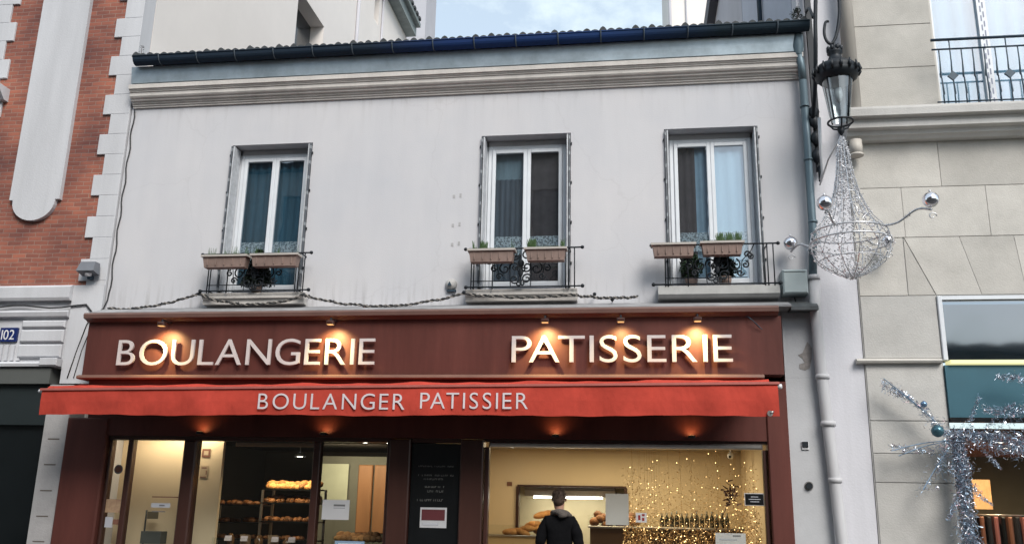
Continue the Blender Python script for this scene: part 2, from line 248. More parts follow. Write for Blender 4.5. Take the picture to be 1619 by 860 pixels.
# ------------------------------------------------------------------ builders
ORG = {}
def tag(o, label=None, cat=None, group=None, kind=None):
    if label: o['label'] = label
    if cat: o['category'] = cat
    if group: o['group'] = group
    if kind: o['kind'] = kind
    return o
def thing(name, label, cat, loc=(0, 0, 0), group=None):
    o = bpy.data.objects.new(name, None); COL.objects.link(o); o.location = loc; o.empty_display_size = .1
    ORG[o] = Vector(loc); return tag(o, label, cat, group)
class MB:
    def __init__(s): s.v = []; s.f = []; s.m = []; s.sm = []; s.cur = 0; s.smooth = False
    def add(s, vs, fs):
        o = len(s.v); s.v += [Vector(v) for v in vs]
        for f in fs: s.f.append([o+i for i in f]); s.m.append(s.cur); s.sm.append(s.smooth)
        return s
    def box(s, x0, x1, y0, y1, z0, z1):
        return s.add([(x0,y0,z0),(x1,y0,z0),(x1,y1,z0),(x0,y1,z0),(x0,y0,z1),(x1,y0,z1),(x1,y1,z1),(x0,y1,z1)],
                     [(0,3,2,1),(4,5,6,7),(0,1,5,4),(1,2,6,5),(2,3,7,6),(3,0,4,7)])
    def bev(s, x0, x1, y0, y1, z0, z1, b=.01):
        # box whose front (towards -y) edges are chamfered
        return s.add([(x0,y1,z0),(x1,y1,z0),(x1,y1,z1),(x0,y1,z1),(x0,y0+b,z0),(x1,y0+b,z0),(x1,y0+b,z1),(x0,y0+b,z1),
                      (x0+b,y0,z0+b),(x1-b,y0,z0+b),(x1-b,y0,z1-b),(x0+b,y0,z1-b)],
                     [(0,3,2,1),(0,1,5,4),(1,2,6,5),(2,3,7,6),(3,0,4,7),(4,5,9,8),(5,6,10,9),(6,7,11,10),(7,4,8,11),(8,9,10,11)])
    def prism(s, pts, y0, y1):   # polygon in xz, extruded in y
        n = len(pts)
        return s.add([(x, y0, z) for x, z in pts]+[(x, y1, z) for x, z in pts],
                     [list(range(n)), list(range(2*n-1, n-1, -1))]+[[i, (i+1) % n+0, (i+1) % n+n, i+n][::-1] for i in range(n)])
    def extx(s, prof, x0, x1):   # closed profile in yz, extruded in x
        n = len(prof)
        return s.add([(x0, y, z) for y, z in prof]+[(x1, y, z) for y, z in prof],
                     [list(range(n)), list(range(2*n-1, n-1, -1))]+[[i, i+n, (i+1) % n+n, (i+1) % n] for i in range(n)])
    def tube(s, pts, r, n=6, closed=False):
        pts = [Vector(p) for p in pts]; rs = r if isinstance(r, (list, tuple)) else [r]*len(pts)
        o = len(s.v); N = len(pts); prev = None
        for i, p in enumerate(pts):
            if closed: d = pts[(i+1) % N]-pts[i-1]
            else: d = pts[min(i+1, N-1)]-pts[max(i-1, 0)]
            if d.length < 1e-9: d = Vector((0, 0, 1))
            d.normalize()
            a = prev if prev is not None else (Vector((0, 0, 1)) if abs(d.z) < .9 else Vector((1, 0, 0)))
            u = a-d*a.dot(d)
            if u.length < 1e-4: a = Vector((1, .3, 0)); u = a-d*a.dot(d)
            u.normalize(); prev = u; v = d.cross(u)
            for k in range(n):
                t = 2*math.pi*k/n; s.v.append(p+(u*math.cos(t)+v*math.sin(t))*rs[i])
        for i in range(N if closed else N-1):
            j = (i+1) % N
            for k in range(n):
                s.f.append([o+i*n+k, o+i*n+(k+1) % n, o+j*n+(k+1) % n, o+j*n+k]); s.m.append(s.cur); s.sm.append(n > 4)
        if not closed:
            s.f.append([o+k for k in range(n)][::-1]); s.m.append(s.cur); s.sm.append(False)
            s.f.append([o+(N-1)*n+k for k in range(n)]); s.m.append(s.cur); s.sm.append(False)
        return s
    def lathe(s, cx, cy, prof, n=20):   # prof: (r, z)
        o = len(s.v)
        for r, z in prof:
            for k in range(n):
                t = 2*math.pi*k/n; s.v.append(Vector((cx+r*math.cos(t), cy+r*math.sin(t), z)))
        for i in range(len(prof)-1):
            for k in range(n):
                s.f.append([o+i*n+k, o+i*n+(k+1) % n, o+(i+1)*n+(k+1) % n, o+(i+1)*n+k]); s.m.append(s.cur); s.sm.append(n > 8)
        return s
    def ball(s, c, r, n=12, m=8, sz=(1, 1, 1), jit=0):
        o = len(s.v); c = Vector(c)
        for i in range(m+1):
            ph = math.pi*i/m
            for k in range(n):
                t = 2*math.pi*k/n; q = 1+random.uniform(-jit, jit)
                s.v.append(c+Vector((math.sin(ph)*math.cos(t)*sz[0], math.sin(ph)*math.sin(t)*sz[1], math.cos(ph)*sz[2]))*r*q)
        for i in range(m):
            for k in range(n):
                s.f.append([o+i*n+k, o+(i+1)*n+k, o+(i+1)*n+(k+1) % n, o+i*n+(k+1) % n]); s.m.append(s.cur); s.sm.append(True)
        return s
    def shard(s, c, L, wd):
        d = Vector((random.gauss(0, 1), random.gauss(0, 1), random.gauss(0, 1))).normalized()
        a = d.cross(Vector((random.gauss(0, 1), random.gauss(0, 1), random.gauss(0, 1)))).normalized()*wd; c = Vector(c)
        return s.add([c-d*L/2-a, c-d*L/2+a, c+d*L/2+a*.4, c+d*L/2-a*.4], [(0, 1, 2, 3)])
    def slab(s, x0, x1, z0, z1, y0, y1, holes):
        xs = sorted({x0, x1, *[h[0] for h in holes], *[h[1] for h in holes]}); zs = sorted({z0, z1, *[h[2] for h in holes], *[h[3] for h in holes]})
        xs = [x for x in xs if x0 <= x <= x1]; zs = [z for z in zs if z0 <= z <= z1]
        def solid(i, j):
            if i < 0 or j < 0 or i >= len(xs)-1 or j >= len(zs)-1: return False
            cx = (xs[i]+xs[i+1])/2; cz = (zs[j]+zs[j+1])/2
            return not any(h[0] < cx < h[1] and h[2] < cz < h[3] for h in holes)
        for i in range(len(xs)-1):
            for j in range(len(zs)-1):
                if not solid(i, j): continue
                a, b, c, d = xs[i], xs[i+1], zs[j], zs[j+1]
                s.add([(a,y0,c),(b,y0,c),(b,y0,d),(a,y0,d)], [(0,1,2,3)]); s.add([(a,y1,c),(b,y1,c),(b,y1,d),(a,y1,d)], [(3,2,1,0)])
                if not solid(i-1, j): s.add([(a,y0,c),(a,y1,c),(a,y1,d),(a,y0,d)], [(3,2,1,0)])
                if not solid(i+1, j): s.add([(b,y0,c),(b,y1,c),(b,y1,d),(b,y0,d)], [(0,1,2,3)])
                if not solid(i, j-1): s.add([(a,y0,c),(b,y0,c),(b,y1,c),(a,y1,c)], [(3,2,1,0)])
                if not solid(i, j+1): s.add([(a,y0,d),(b,y0,d),(b,y1,d),(a,y1,d)], [(0,1,2,3)])
        return s
    def build_each(s, name, m, parent):
        # one object per separate piece
        par = list(range(len(s.v)))
        def find(a):
            while par[a] != a: par[a] = par[par[a]]; a = par[a]
            return a
        for f in s.f:
            for i in f[1:]: par[find(i)] = find(f[0])
        gr = {}
        for i, f in enumerate(s.f): gr.setdefault(find(f[0]), []).append(i)
        out = []
        for fi in gr.values():
            b = MB(); mp_ = {}
            for i in fi:
                g = []
                for vi in s.f[i]:
                    if vi not in mp_: mp_[vi] = len(b.v); b.v.append(s.v[vi])
                    g.append(mp_[vi])
                b.f.append(g); b.m.append(0); b.sm.append(s.sm[i])
            out.append(b.build(name, m, parent))
        return out
    def build(s, name, mats, parent=None, label=None, origin=None):
        if not isinstance(mats, (list, tuple)): mats = [mats]
        if parent is not None: org = ORG[parent]
        elif origin is not None: org = Vector(origin)
        else:
            lo = [min(v[i] for v in s.v) for i in range(3)]; hi = [max(v[i] for v in s.v) for i in range(3)]
            org = Vector(((lo[0]+hi[0])/2, (lo[1]+hi[1])/2, lo[2]))
        me = bpy.data.meshes.new(name); me.from_pydata([v-org for v in s.v], [], s.f)
        for m in mats: me.materials.append(m)
        me.polygons.foreach_set('material_index', s.m); me.polygons.foreach_set('use_smooth', s.sm)
        me.update(); o = bpy.data.objects.new(name, me); COL.objects.link(o)
        if parent is not None: o.parent = parent
        else: o.location = org
        ORG[o] = org
        if label: o['label'] = label
        return o
def copy_tree(o, parent=None):
    c = o.copy(); COL.objects.link(c); c.parent = parent
    for ch in [x for x in COL.objects if x.parent == o]: copy_tree(ch, c)
    return c

# letters: one mesh per character, laid out to a measured width and cap height
def glyph(ch, extr, thin=0):
    cu = bpy.data.curves.new('glyph', 'FONT'); cu.body = ch; cu.size = 1; cu.extrude = 0; cu.offset = thin; cu.resolution_u = 5
    ob = bpy.data.objects.new('glyph', cu); COL.objects.link(ob)
    dg = bpy.context.evaluated_depsgraph_get(); dg.update(); me = ob.evaluated_get(dg).to_mesh()
    vs = [tuple(v.co) for v in me.vertices]; fs = [list(p.vertices) for p in me.polygons]
    ob.evaluated_get(dg).to_mesh_clear(); bpy.data.objects.remove(ob); bpy.data.curves.remove(cu)
    return vs, fs
def text_line(s, x0, x1, z0, z1, y, depth, m, parent, name='letter', thin=0, gap=.13, single=False, lean=0):
    gl = []; xx = 0; pv = ''; KERN = {'PA': .17, 'AT': .15, 'LA': .06, 'TI': .02}
    for ch in s:
        if ch == ' ': xx += .42; gl.append(None); continue
        vs, fs = glyph(ch, 0, thin); a = min(v[0] for v in vs); b = max(v[0] for v in vs)
        if gl and gl[-1] and pv+ch in KERN: xx -= KERN[pv+ch]
        pv = ch; gl.append((vs, fs, xx-a)); xx += b-a+gap
    tot = xx-gap; capH = max(v[1] for v in glyph('E', 0, thin)[0])
    sx = (x1-x0)/tot; sz = (z1-z0)/capH; allb = MB(); out = []
    for g in gl:
        if not g: continue
        vs, fs, off = g; b = allb if single else MB(); n = len(vs)
        P = [(x0+(v[0]+off)*sx+lean*v[1]*sz, v[1]*sz+z0) for v in vs]
        front = [(x, y-depth, z) for x, z in P]; back = [(x, y, z) for x, z in P]
        cnt = {}
        for f in fs:
            for i in range(len(f)):
                e = (f[i], f[(i+1) % len(f)]); cnt[tuple(sorted(e))] = cnt.get(tuple(sorted(e)), 0)+1
        sides = []
        for f in fs:
            for i in range(len(f)):
                a_, b_ = f[i], f[(i+1) % len(f)]
                if cnt[tuple(sorted((a_, b_)))] == 1: sides.append([a_, a_+n, b_+n, b_])
        b.add(front+back, [f for f in fs]+[[i+n for i in f][::-1] for f in fs]+(sides if depth > 1e-4 else []))
        if not single: out.append(b.build(name, m, parent))
    if single: out.append(allb.build(name, m, parent))
    return out
def spot(name, loc, target, power, size=R(80), color=(1, .72, .38), blend=.6, rad=.02, parent=None):
    l = bpy.data.lights.new(name, 'SPOT'); l.energy = power; l.color = color; l.spot_size = size; l.spot_blend = blend; l.shadow_soft_size = rad
    o = bpy.data.objects.new(name, l); COL.objects.link(o); o.location = loc
    o.rotation_euler = (Vector(loc)-Vector(target)).to_track_quat('Z', 'Y').to_euler()
    if parent is not None: o.parent = parent; o.location = Vector(loc)-ORG[parent]
    return o
def area(name, loc, target, power, sx, sy, color=(1, .75, .42), parent=None):
    l = bpy.data.lights.new(name, 'AREA'); l.energy = power; l.color = color; l.shape = 'RECTANGLE'; l.size = sx; l.size_y = sy
    o = bpy.data.objects.new(name, l); COL.objects.link(o); o.location = loc
    o.rotation_euler = (Vector(loc)-Vector(target)).to_track_quat('Z', 'Y').to_euler()
    if parent is not None: o.parent = parent; o.location = Vector(loc)-ORG[parent]
    return o

# ------------------------------------------------------------------ setting
tag(MB().box(-150, 150, -150, 150, -.3, 0).build('ground', m_asphalt), kind='structure')
tag(MB().box(-40, 40, -2.6, .0, .004, .13).build('pavement', m_pave), kind='structure')
tag(MB().box(-40, 40, -15.4, -13.2, .004, .13).build('far_pavement', m_pave), kind='structure')

# ------------------------------------------------------------------ bakery building
FX0, FX1 = -7.84, 2.40
WIN = [(-6.09, -4.80), (-2.20, -.88), (.46, 1.77)]; WZ0, WZ1 = 4.56, 6.89
bak = thing('bakery_building', 'low pale rendered house with three upper windows above the red-brown bakery shopfront', 'building', (-2.7, 0, 0))
MB().slab(FX0, FX1, 4.0, 7.60, 0, .34, [(a, b, WZ0, WZ1) for a, b in WIN]).build('wall', m_facade, bak)
MB().box(FX0+.004, FX0+.25, .35, 6.2, .15, 8.6).box(FX1-.25, FX1-.004, .35, 6.2, .15, 8.6).box(FX0+.26, FX1-.26, 6.0, 6.2, .15, 9).build_each('side_wall', m_plaster, bak)
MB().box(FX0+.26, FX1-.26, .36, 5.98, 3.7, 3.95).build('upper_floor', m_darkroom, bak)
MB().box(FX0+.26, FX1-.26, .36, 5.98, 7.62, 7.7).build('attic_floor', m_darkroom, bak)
# cornice with its small mouldings
prof = [(.1,7.575),(-.03,7.575),(-.033,7.60),(-.05,7.603),(-.053,7.63),(-.075,7.633),(-.08,7.66),(-.115,7.665),(-.12,7.69),(-.15,7.70),(-.165,7.72),(-.17,7.775),(-.185,7.778),(-.188,7.795),(-.20,7.798),(-.203,7.815),(-.225,7.82),(-.232,7.885),(-.16,7.91),(.1,7.91)]
MB().extx(prof, FX0+.03, FX1+.02).build('cornice', m_trim, bak)
MB().extx([(.1,7.912),(-.215,7.912),(-.235,8.02),(-.26,8.17),(.1,8.17)], FX0+.06, FX1+.03).build('zinc_flashing', m_zinc, bak)
# gutter: deep half round channel with brackets
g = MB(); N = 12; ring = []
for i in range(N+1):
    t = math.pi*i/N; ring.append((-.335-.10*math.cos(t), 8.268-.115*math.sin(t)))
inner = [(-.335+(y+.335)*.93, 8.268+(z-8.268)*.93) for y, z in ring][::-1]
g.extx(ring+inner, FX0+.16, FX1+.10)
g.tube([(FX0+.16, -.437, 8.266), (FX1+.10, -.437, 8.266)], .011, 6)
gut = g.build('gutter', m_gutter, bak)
x = FX0+.6; b = MB()
while x < FX1:
    pts = [(x, -.335-.121*math.cos(math.pi*i/8), 8.268-.12*math.sin(math.pi*i/8)) for i in range(9)]
    b.tube(pts, .009, 4); x += .62
b.build_each('gutter_bracket', mat('dark_bracket', (.07,.09,.11), .6), gut)
# roof of canal tiles, the ends show above the gutter
rb = MB(); y0, z0, y1, z1 = -.36, 8.30, 6.2, 10.0; n = int((FX1-FX0)/.0294); rows = 10
for j in range(rows):
    ya = y0+(y1-y0)*j/rows; yb = y0+(y1-y0)*(j+1)/rows; za = z0+(z1-z0)*j/rows+.02; zb = z0+(z1-z0)*(j+1)/rows
    vs = []
    for i in range(n+1):
        X = FX0+.1+i*.0294; ph = (i % 8)/8; k = int(i/8); h = max(0, math.sin(ph*2*math.pi))*.055-max(0, -math.sin(ph*2*math.pi))*-.028
        random.seed(k*7+j); h *= random.uniform(.55, 1.25); vs += [(X, ya, za+h), (X, yb, zb+h)]
    rb.add(vs, [[2*i, 2*i+2, 2*i+3, 2*i+1] for i in range(n)])
    rb.add([v for i, v in enumerate(vs) if i % 2 == 0]+[(v[0], v[1], za-.03) for i, v in enumerate(vs) if i % 2 == 0], [[i, i+n+1, i+n+2, i+1] for i in range(n)])
rb.build('roof', m_rooftile, bak); random.seed(5)
# lead flashing ledge under the windows, above the shop sign
MB().extx([(.0,4.34),(-.36,4.21),(-.36,4.185),(.0,4.185)], FX0+.02, 2.02).build('ledge_flashing', mat('stained_ledge_plaster', (.30,.30,.31), .85, var=.35, scale=3), bak)
MB().extx([(.0,4.325),(-.12,4.30),(-.30,4.20),(-.30,4.15),(.0,4.17)], 2.022, 2.37).build('ledge_flashing', mat('weathered_lead', (.09,.10,.105), .7, var=.5, scale=8), bak)

# windows
cur_dark = mat('teal_dark_curtain', (.06, .15, .21), .8, var=.5, scale=6, streak=True)
cur_grey = mat('grey_net_curtain', (.28, .36, .40), .9, var=.3, scale=8, streak=True)
cur_dgrey = mat('dark_grey_curtain', (.13, .15, .18), .9, var=.4, scale=8, streak=True)
cur_brown = mat('brown_blind', (.11, .085, .085), .9, var=.3, scale=8)
cur_white = mat('sky_tinted_sheer_curtain', (.66, .84, .95), .9, var=.12, scale=5, streak=True)  # white sheer, with the blue of the pane's sky reflection mixed into its colour
cur_mid = mat('grey_blue_curtain', (.34, .46, .56), .9, var=.2, scale=5)
m_lace = lace_mat()
def pleat(mb, x0, x1, y, z0, z1, amp=.012, per=.05):
    n = max(4, int((x1-x0)/per*4)); vs = []
    for i in range(n+1):
        X = x0+(x1-x0)*i/n; Y = y+amp*math.sin(i/4*2*math.pi); vs += [(X, Y, z0), (X, Y, z1)]
    mb.smooth = True; mb.add(vs, [[2*i, 2*i+2, 2*i+3, 2*i+1] for i in range(n)]); return mb
styles = [[(cur_dark, 0), (cur_dark, 0)], [(cur_grey, 1), (cur_brown, 0)], [(cur_brown, 2), (cur_white, 3)]]
for w_i, (a, b) in enumerate(WIN):
    # slim reveal lining, set in the wall opening
    a2, b2 = a+.075, b-.075; zt = 6.80
    f = MB(); yF = .20
    f.bev(a2, a2+.06, yF, yF+.07, WZ0, zt, .008).bev(b2-.06, b2, yF, yF+.07, WZ0, zt, .008).bev(a2+.06, b2-.06, yF, yF+.07, zt-.06, zt, .008).bev(a2+.06, b2-.06, yF, yF+.07, WZ0, WZ0+.06, .008)
    win = f.build('window', m_pvc, bak)
    MB().box(a+.004, b-.004, yF+.02, yF+.09, zt+.002, WZ1-.004).build('window_head', m_reveal, win)
    MB().box(a+.002, a2-.002, yF+.02, yF+.09, WZ0, WZ1-.01).box(b2+.002, b-.002, yF+.02, yF+.09, WZ0, WZ1-.01).build_each('window_lining', m_pvc, win)
    mid = (a2+b2)/2
    for si, (s0, s1) in enumerate(((a2+.062, mid-.001), (mid+.001, b2-.062))):
        sh_ = MB(); y = yF-.02; zb, zc = WZ0+.062, zt-.062
        sh_.bev(s0, s0+.055, y, y+.05, zb, zc, .008).bev(s1-.055, s1, y, y+.05, zb, zc, .008).bev(s0+.055, s1-.055, y, y+.05, zc-.06, zc, .008).bev(s0+.055, s1-.055, y, y+.05, zb, zb+.09, .008)
        sash = sh_.build('sash', m_pvc, win)
        MB().box(s0+.05, s1-.05, y+.022, y+.03, zb+.08, zc-.05).build('pane', m_winglass, win)
        mt, st = styles[w_i][si]; cc = MB()
        if st == 1:
            pleat(cc, s0, s1, .285, WZ0, 6.30, .016, .075).build('curtain', cur_dgrey, win)
            pleat(MB(), s0, s1, .305, 6.28, zt, .004, .1).build('blind', cur_grey, win)
        elif st == 2:
            pleat(cc, s0, s0+.30, .275, WZ0, zt, .01, .1).build('curtain', cur_brown, win)
            pleat(MB(), s0+.30, s1, .28, WZ0, zt, .012, .1).build('curtain', cur_mid, win)
        elif st == 3:
            pleat(cc, s0, s1, .27, WZ0, zt, .01, .14).build('curtain', cur_white, win)
        else:
            pleat(cc, s0, s1, .285, WZ0, zt, .02 if mt == cur_dark else .004, .13).build('curtain', mt, win)
        pleat(MB(), s0+.05, s1-.05, y+.06, 5.12, 5.40, .006, .06).build('lace_curtain', m_lace, win)
    # folded metal shutters, two leaves against each jamb, edges standing proud of the wall
    for sgn, jx in ((1, a), (-1, b)):
        for k in range(2):
            xx0 = jx+sgn*(.006+k*.030); xx1 = xx0+sgn*.020
            MB().box(min(xx0, xx1), max(xx0, xx1), -.045+k*.012, .185, WZ0+.02, WZ1-.03).build('shutter', m_shutdark if k == 0 else m_shutedge, win)
        hg = MB()
        for zz in (4.9, 5.5, 6.1, 6.7): hg.box(jx-sgn*.018 if sgn > 0 else jx+.004, jx-.004 if sgn > 0 else jx+.018, -.02, -.003, zz, zz+.035)
        hg.build_each('hinge', m_iron, win)
    # sill
    s_ = MB()
    s_.extx([(.18,4.555),(-.10,4.53),(-.22,4.515),(-.22,4.40),(-.18,4.365),(-.0,4.355),(.0,4.40),(.18,4.40)] if w_i == 2 else [(.18,4.555),(-.10,4.53),(-.17,4.515),(-.17,4.44),(-.13,4.43),(-.12,4.36),(.0,4.355),(.18,4.40)], a-.14, b+.14 if w_i == 2 else b+.10)
    s_.build('window_sill', m_trim if w_i < 2 else mat('pale_sill_stone', (.42,.42,.41), .8, var=.25, scale=4), bak)

# shopfront joinery of the bakery
sf = MB()
YS = -.12
sf.bev(-8.10, -7.46, YS, .1, .15, 2.72, .02)
sf.build('shopfront_pilaster', m_brown, bak)
MB().bev(1.66, 1.93, YS, .1, .15, 3.24, .015).build_each('shopfront_pilaster', m_brown, bak)
MB().bev(-3.32, -3.03, YS, .1, .15, 2.46, .015).bev(-2.34, -2.03, YS, .1, .15, 2.46, .015).build_each('shopfront_pilaster', m_brownw, bak)
MB().box(-7.8, 1.655, -.10, .14, 2.475, 3.24).build_each('shopfront_lintel', m_brown, bak)
MB().box(-7.455, -3.325, -.06, .10, 2.42, 2.472).box(-3.025, -2.345, -.06, .1, 2.42, 2.472).box(-2.025, 1.655, -.06, .10, 2.44, 2.472).build_each('window_header', m_brownw, bak)
MB().box(-3.02, -2.35, -.04, .08, .15, 2.41).build('black_panel', m_black, bak)
# left display and door frames
fr = MB()
fr.bev(-7.44, -7.40, -.05, .06, .15, 2.42).bev(-7.16, -7.08, -.05, .06, .15, 2.42).bev(-6.30, -6.11, -.09, .08, .15, 2.42, .02).bev(-4.41, -4.31, -.06, .07, .15, 2.42, .01).bev(-3.37, -3.325, -.05, .06, .15, 2.42)
fr.box(-6.11, -4.42, -.07, .06, .15, .75).box(-4.30, -3.37, -.07, .06, .15, .75).build_each('shop_window_frame', m_brownw, bak)
MB().box(-7.40, -7.16, 0, .01, .15, 2.42).box(-7.08, -6.30, 0, .01, .15, 2.42).box(-6.11, -4.41, 0, .01, .75, 2.42).box(-4.31, -3.37, 0, .01, .75, 2.42).build_each('shop_window_glass', m_shopglass, bak)
rf = MB(); rf.bev(-2.02, -1.96, -.05, .06, .6, 2.37).bev(1.60, 1.65, -.05, .06, .6, 2.37).box(-2.02, 1.65, -.07, .06, .15, .6)
rf.build_each('shop_window_frame', m_brownw, bak)
MB().box(-1.96, 1.60, 0, .01, .6, 2.37).build_each('shop_window_glass', m_shopglass, bak)
MB().bev(-1.96, 1.60, -.09, .02, 2.372, 2.438, .02).build('roller_shutter_box', m_steel, bak)
# rooms
MB().box(-7.8, 1.9, .12, 5.98, .13, .15).build('shop_floor', m_tile, bak)
MB().box(-3.0, 1.9, .16, 5.0, 2.60, 2.66).build('shop_ceiling', m_ceiling, bak)
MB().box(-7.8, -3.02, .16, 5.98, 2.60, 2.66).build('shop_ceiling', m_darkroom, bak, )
# right room: cream back wall with a wide hatch, side walls
MB().slab(-2.72, 1.88, .15, 2.6, 4.0, 4.12, [(-2.08, -.22, .15, 1.97)]).build('shop_back_wall', m_cream, bak)
MB().box(-2.85, -2.73, .12, 4.9, .15, 2.6).box(1.76, 1.88, .14, 3.99, .15, 2.6).build_each('shop_side_wall', m_cream, bak)
MB().box(-2.72, .6, 5.2, 5.3, .15, 2.6).build('bakehouse_wall', mat('bakehouse_tile', (.5, .45, .33), .5), bak)
MB().box(-2.10, -.20, 3.95, 4.15, 1.955, 1.985).box(-2.12, -2.07, 3.95, 4.15, .9, 1.955).box(-.23, -.18, 3.95, 4.15, .9, 1.955).build_each('hatch_frame', m_brownw, bak)
# left room: cream partition near the door, dark wall further back
MB().box(-7.80, -6.01, .55, .62, .15, 2.6).build('shop_partition', m_cream, bak)
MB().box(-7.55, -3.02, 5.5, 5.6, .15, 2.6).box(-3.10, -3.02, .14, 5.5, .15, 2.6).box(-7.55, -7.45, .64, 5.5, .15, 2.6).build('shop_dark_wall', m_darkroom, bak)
wp = MB()
for i in range(3): wp.bev(-5.02+i*.30, -4.75+i*.30, 3.98, 4.04, 1.1, 2.29, .015)
wp.build_each('wood_panel', mat('warm_wood', (.34, .17, .08), .5, var=.3, scale=3, streak=True), bak)
MB().box(-5.83, -4.0, 4.045, 4.09, .15, 2.44).build('panel_backing', mat('grey_green_wall', (.16, .17, .15), .8), bak)
# white pier at the right with its peeling patch
MB().box(1.94, 2.42, -.03, .3, .13, 3.30).box(1.94, 2.40, -.028, .3, 3.302, 4.18).build('pier', mat('pale_pier_render', (.47,.48,.50), .9, var=.12, scale=2, bump=.1), bak)
pp = MB(); pts = [(2.13,3.42),(2.20,3.40),(2.26,3.43),(2.29,3.55),(2.30,3.70),(2.25,3.78),(2.22,3.72),(2.18,3.63),(2.12,3.60),(2.17,3.56),(2.20,3.50),(2.13,3.48)]
pp.prism(pts, -.034, -.029).build('peeling_patch', mat('bare_mortar', (.30,.28,.27), .95, var=.4, scale=12), bak)
mk = MB()
for zz in (5.93, 5.49, 5.20): mk.box(-2.60, -2.565, -.004, .0, zz, zz+.05).box(-2.50, -2.47, -.004, 0, zz+.01, zz+.07)
mk.build_each('old_fixing_mark', mat('faint_stain', (.40,.395,.40), .9), bak)

# ------------------------------------------------------------------ shop sign
sign = thing('shop_sign', 'long red-brown fascia reading BOULANGERIE PATISSERIE in raised white letters', 'shop sign', (-2.96, -.35, 3.25))
MB().box(-7.82, 1.88, -.35, -.02, 3.30, 4.06).build('fascia_board', m_brown, sign)
MB().extx([(-.02,4.062),(-.37,4.062),(-.40,4.08),(-.47,4.10),(-.48,4.15),(-.46,4.178),(-.02,4.178)], -7.84, 1.84).build('top_moulding', mat('brown_moulding', (.15,.085,.07), .5, var=.2), sign)
MB().extx([(-.02,3.235),(-.43,3.235),(-.445,3.25),(-.44,3.28),(-.38,3.297),(-.02,3.297)], -7.84, 1.62).build('bottom_moulding', mat('brown_moulding_lower', (.20,.11,.08), .5, var=.2), sign)
text_line('BOULANGERIE', -7.27, -3.51, 3.425, 3.785, -.40, .03, m_letter, sign, thin=-.006, gap=.12)
text_line('PATISSERIE', -1.63, 1.24, 3.45, 3.805, -.40, .03, m_letter, sign, thin=-.006, gap=.12)
ws = MB(); random.seed(3)
for k in range(2): ws.tube([(1.42+k*.02, -.36-.03*k, 4.06), (1.50, -.43, 4.0), (1.60+.03*k, -.38, 3.90-.02*k)], .005, 4)
ws.build_each('loose_wire', m_irongrey, sign)

lamps = [(-6.55, 'O and U of BOULANGERIE', 26), (-4.10, 'R of BOULANGERIE', 26), (-1.17, 'first A of PATISSERIE', 26), (-.18, 'second S of PATISSERIE', 15), (.80, 'last I of PATISSERIE', 30)]
for i, (lx, wh, pw) in enumerate(lamps):
    t = thing('sign_spotlight', 'small dark spotlight glowing over the '+wh, 'spotlight', (lx, -.55, 3.9), 'spotlights along the top of the shop sign')
    b = MB(); b.box(lx-.012, lx+.012, -.60, -.36, 4.03, 4.045); b.tube([(lx, -.59, 4.04), (lx, -.60, 3.985)], .012, 6); b.build('bracket', m_iron, t)
    b = MB(); b.bev(lx-.05, lx+.05, -.65, -.56, 3.95, 4.0, .015); b.build('lamp_head', m_brownw, t)
    b = MB(); b.box(lx-.04, lx+.04, -.64, -.57, 3.943, 3.949); b.build('lamp_glass', emat('dim_lens', (1, .62, .25), .35), t)
    spot('spot_beam', (lx, -.60, 3.92), (lx, -.36, 3.62), pw*1.8, R(120), (1, .80, .34), 1.0, .03, t)

# ------------------------------------------------------------------ awning
aw = thing('awning', 'rolled red cloth awning with BOULANGER PATISSIER on its valance', 'awning', (-3.1, -.6, 2.7))
# slightly wavy valance
vb = MB(); n = 110; vs = []
for i in range(n+1):
    X = -7.93+(1.69+7.93)*i/n; wv = .006*math.sin(i*.9)+.005*math.sin(i*.37+1); dz = .012*math.sin(i*.21)+.006*math.sin(i*1.1)
    zt_ = 3.005+.09*i/n
    vs += [(X, -1.0, zt_), (X, -1.005+wv, (zt_+2.69)/2), (X, -1.0+2*wv, 2.672+.035*i/n+dz*.6), (X, -.99+2*wv, 2.674+.035*i/n+dz*.6), (X, -.992, zt_)]
vb.add(vs, [[5*i+k, 5*i+k+5, 5*i+k+6, 5*i+k+1] for i in range(n) for k in range(4)])
val = vb.build('valance', m_awning, aw)
bb = MB(); bb.add([(-7.95,-1.02,2.995),(1.71,-1.02,3.085),(1.71,-1.02,3.115),(-7.95,-1.02,3.025),(-7.95,-.93,2.995),(1.71,-.93,3.085),(1.71,-.93,3.115),(-7.95,-.93,3.025)], [(0,1,2,3),(4,7,6,5),(0,4,5,1),(3,2,6,7),(0,3,7,4),(1,5,6,2)])
bb.build('front_bar', m_awnbar, aw)
cb = MB(); vs = []; n = 90
for i in range(n+1):
    X = -7.9+(1.6+7.9)*i/n; u = i/n; bmp = .014*max(0, math.sin(i*.42))+.01*max(0, math.sin(i*.9+2))
    z_ = 3.025+.09*u
    vs += [(X, -.96, z_), (X, -.90, z_+.035+bmp), (X, -.78, z_+.05+bmp*.8), (X, -.5, z_+.075), (X, -.20, 3.19)]
cb.smooth = True; cb.add(vs, [[5*i+k, 5*i+k+1, 5*i+k+6, 5*i+k+5] for i in range(n) for k in range(4)])
cb.build('canopy', m_awning, aw)
MB().box(-7.7, 1.55, -.34, -.105, 3.10, 3.228).build('roller_box', m_brown, aw)
ab = MB()
for X in (-7.2, -4.6, -2.0, .9): ab.tube([(X, -.2, 3.08), (X+.35, -.6, 3.02), (X, -.95, 3.02)], .02, 6)
ab.build_each('folding_arm', m_brownw, aw)
eb = MB(); eb.tube([(1.69,-.975,3.06),(1.74,-.975,3.065)], .03, 10); eb.tube([(-7.93,-.975,2.99),(-7.99,-.975,2.99)], .025, 10); eb.build_each('end_cap', m_enwhite, aw)
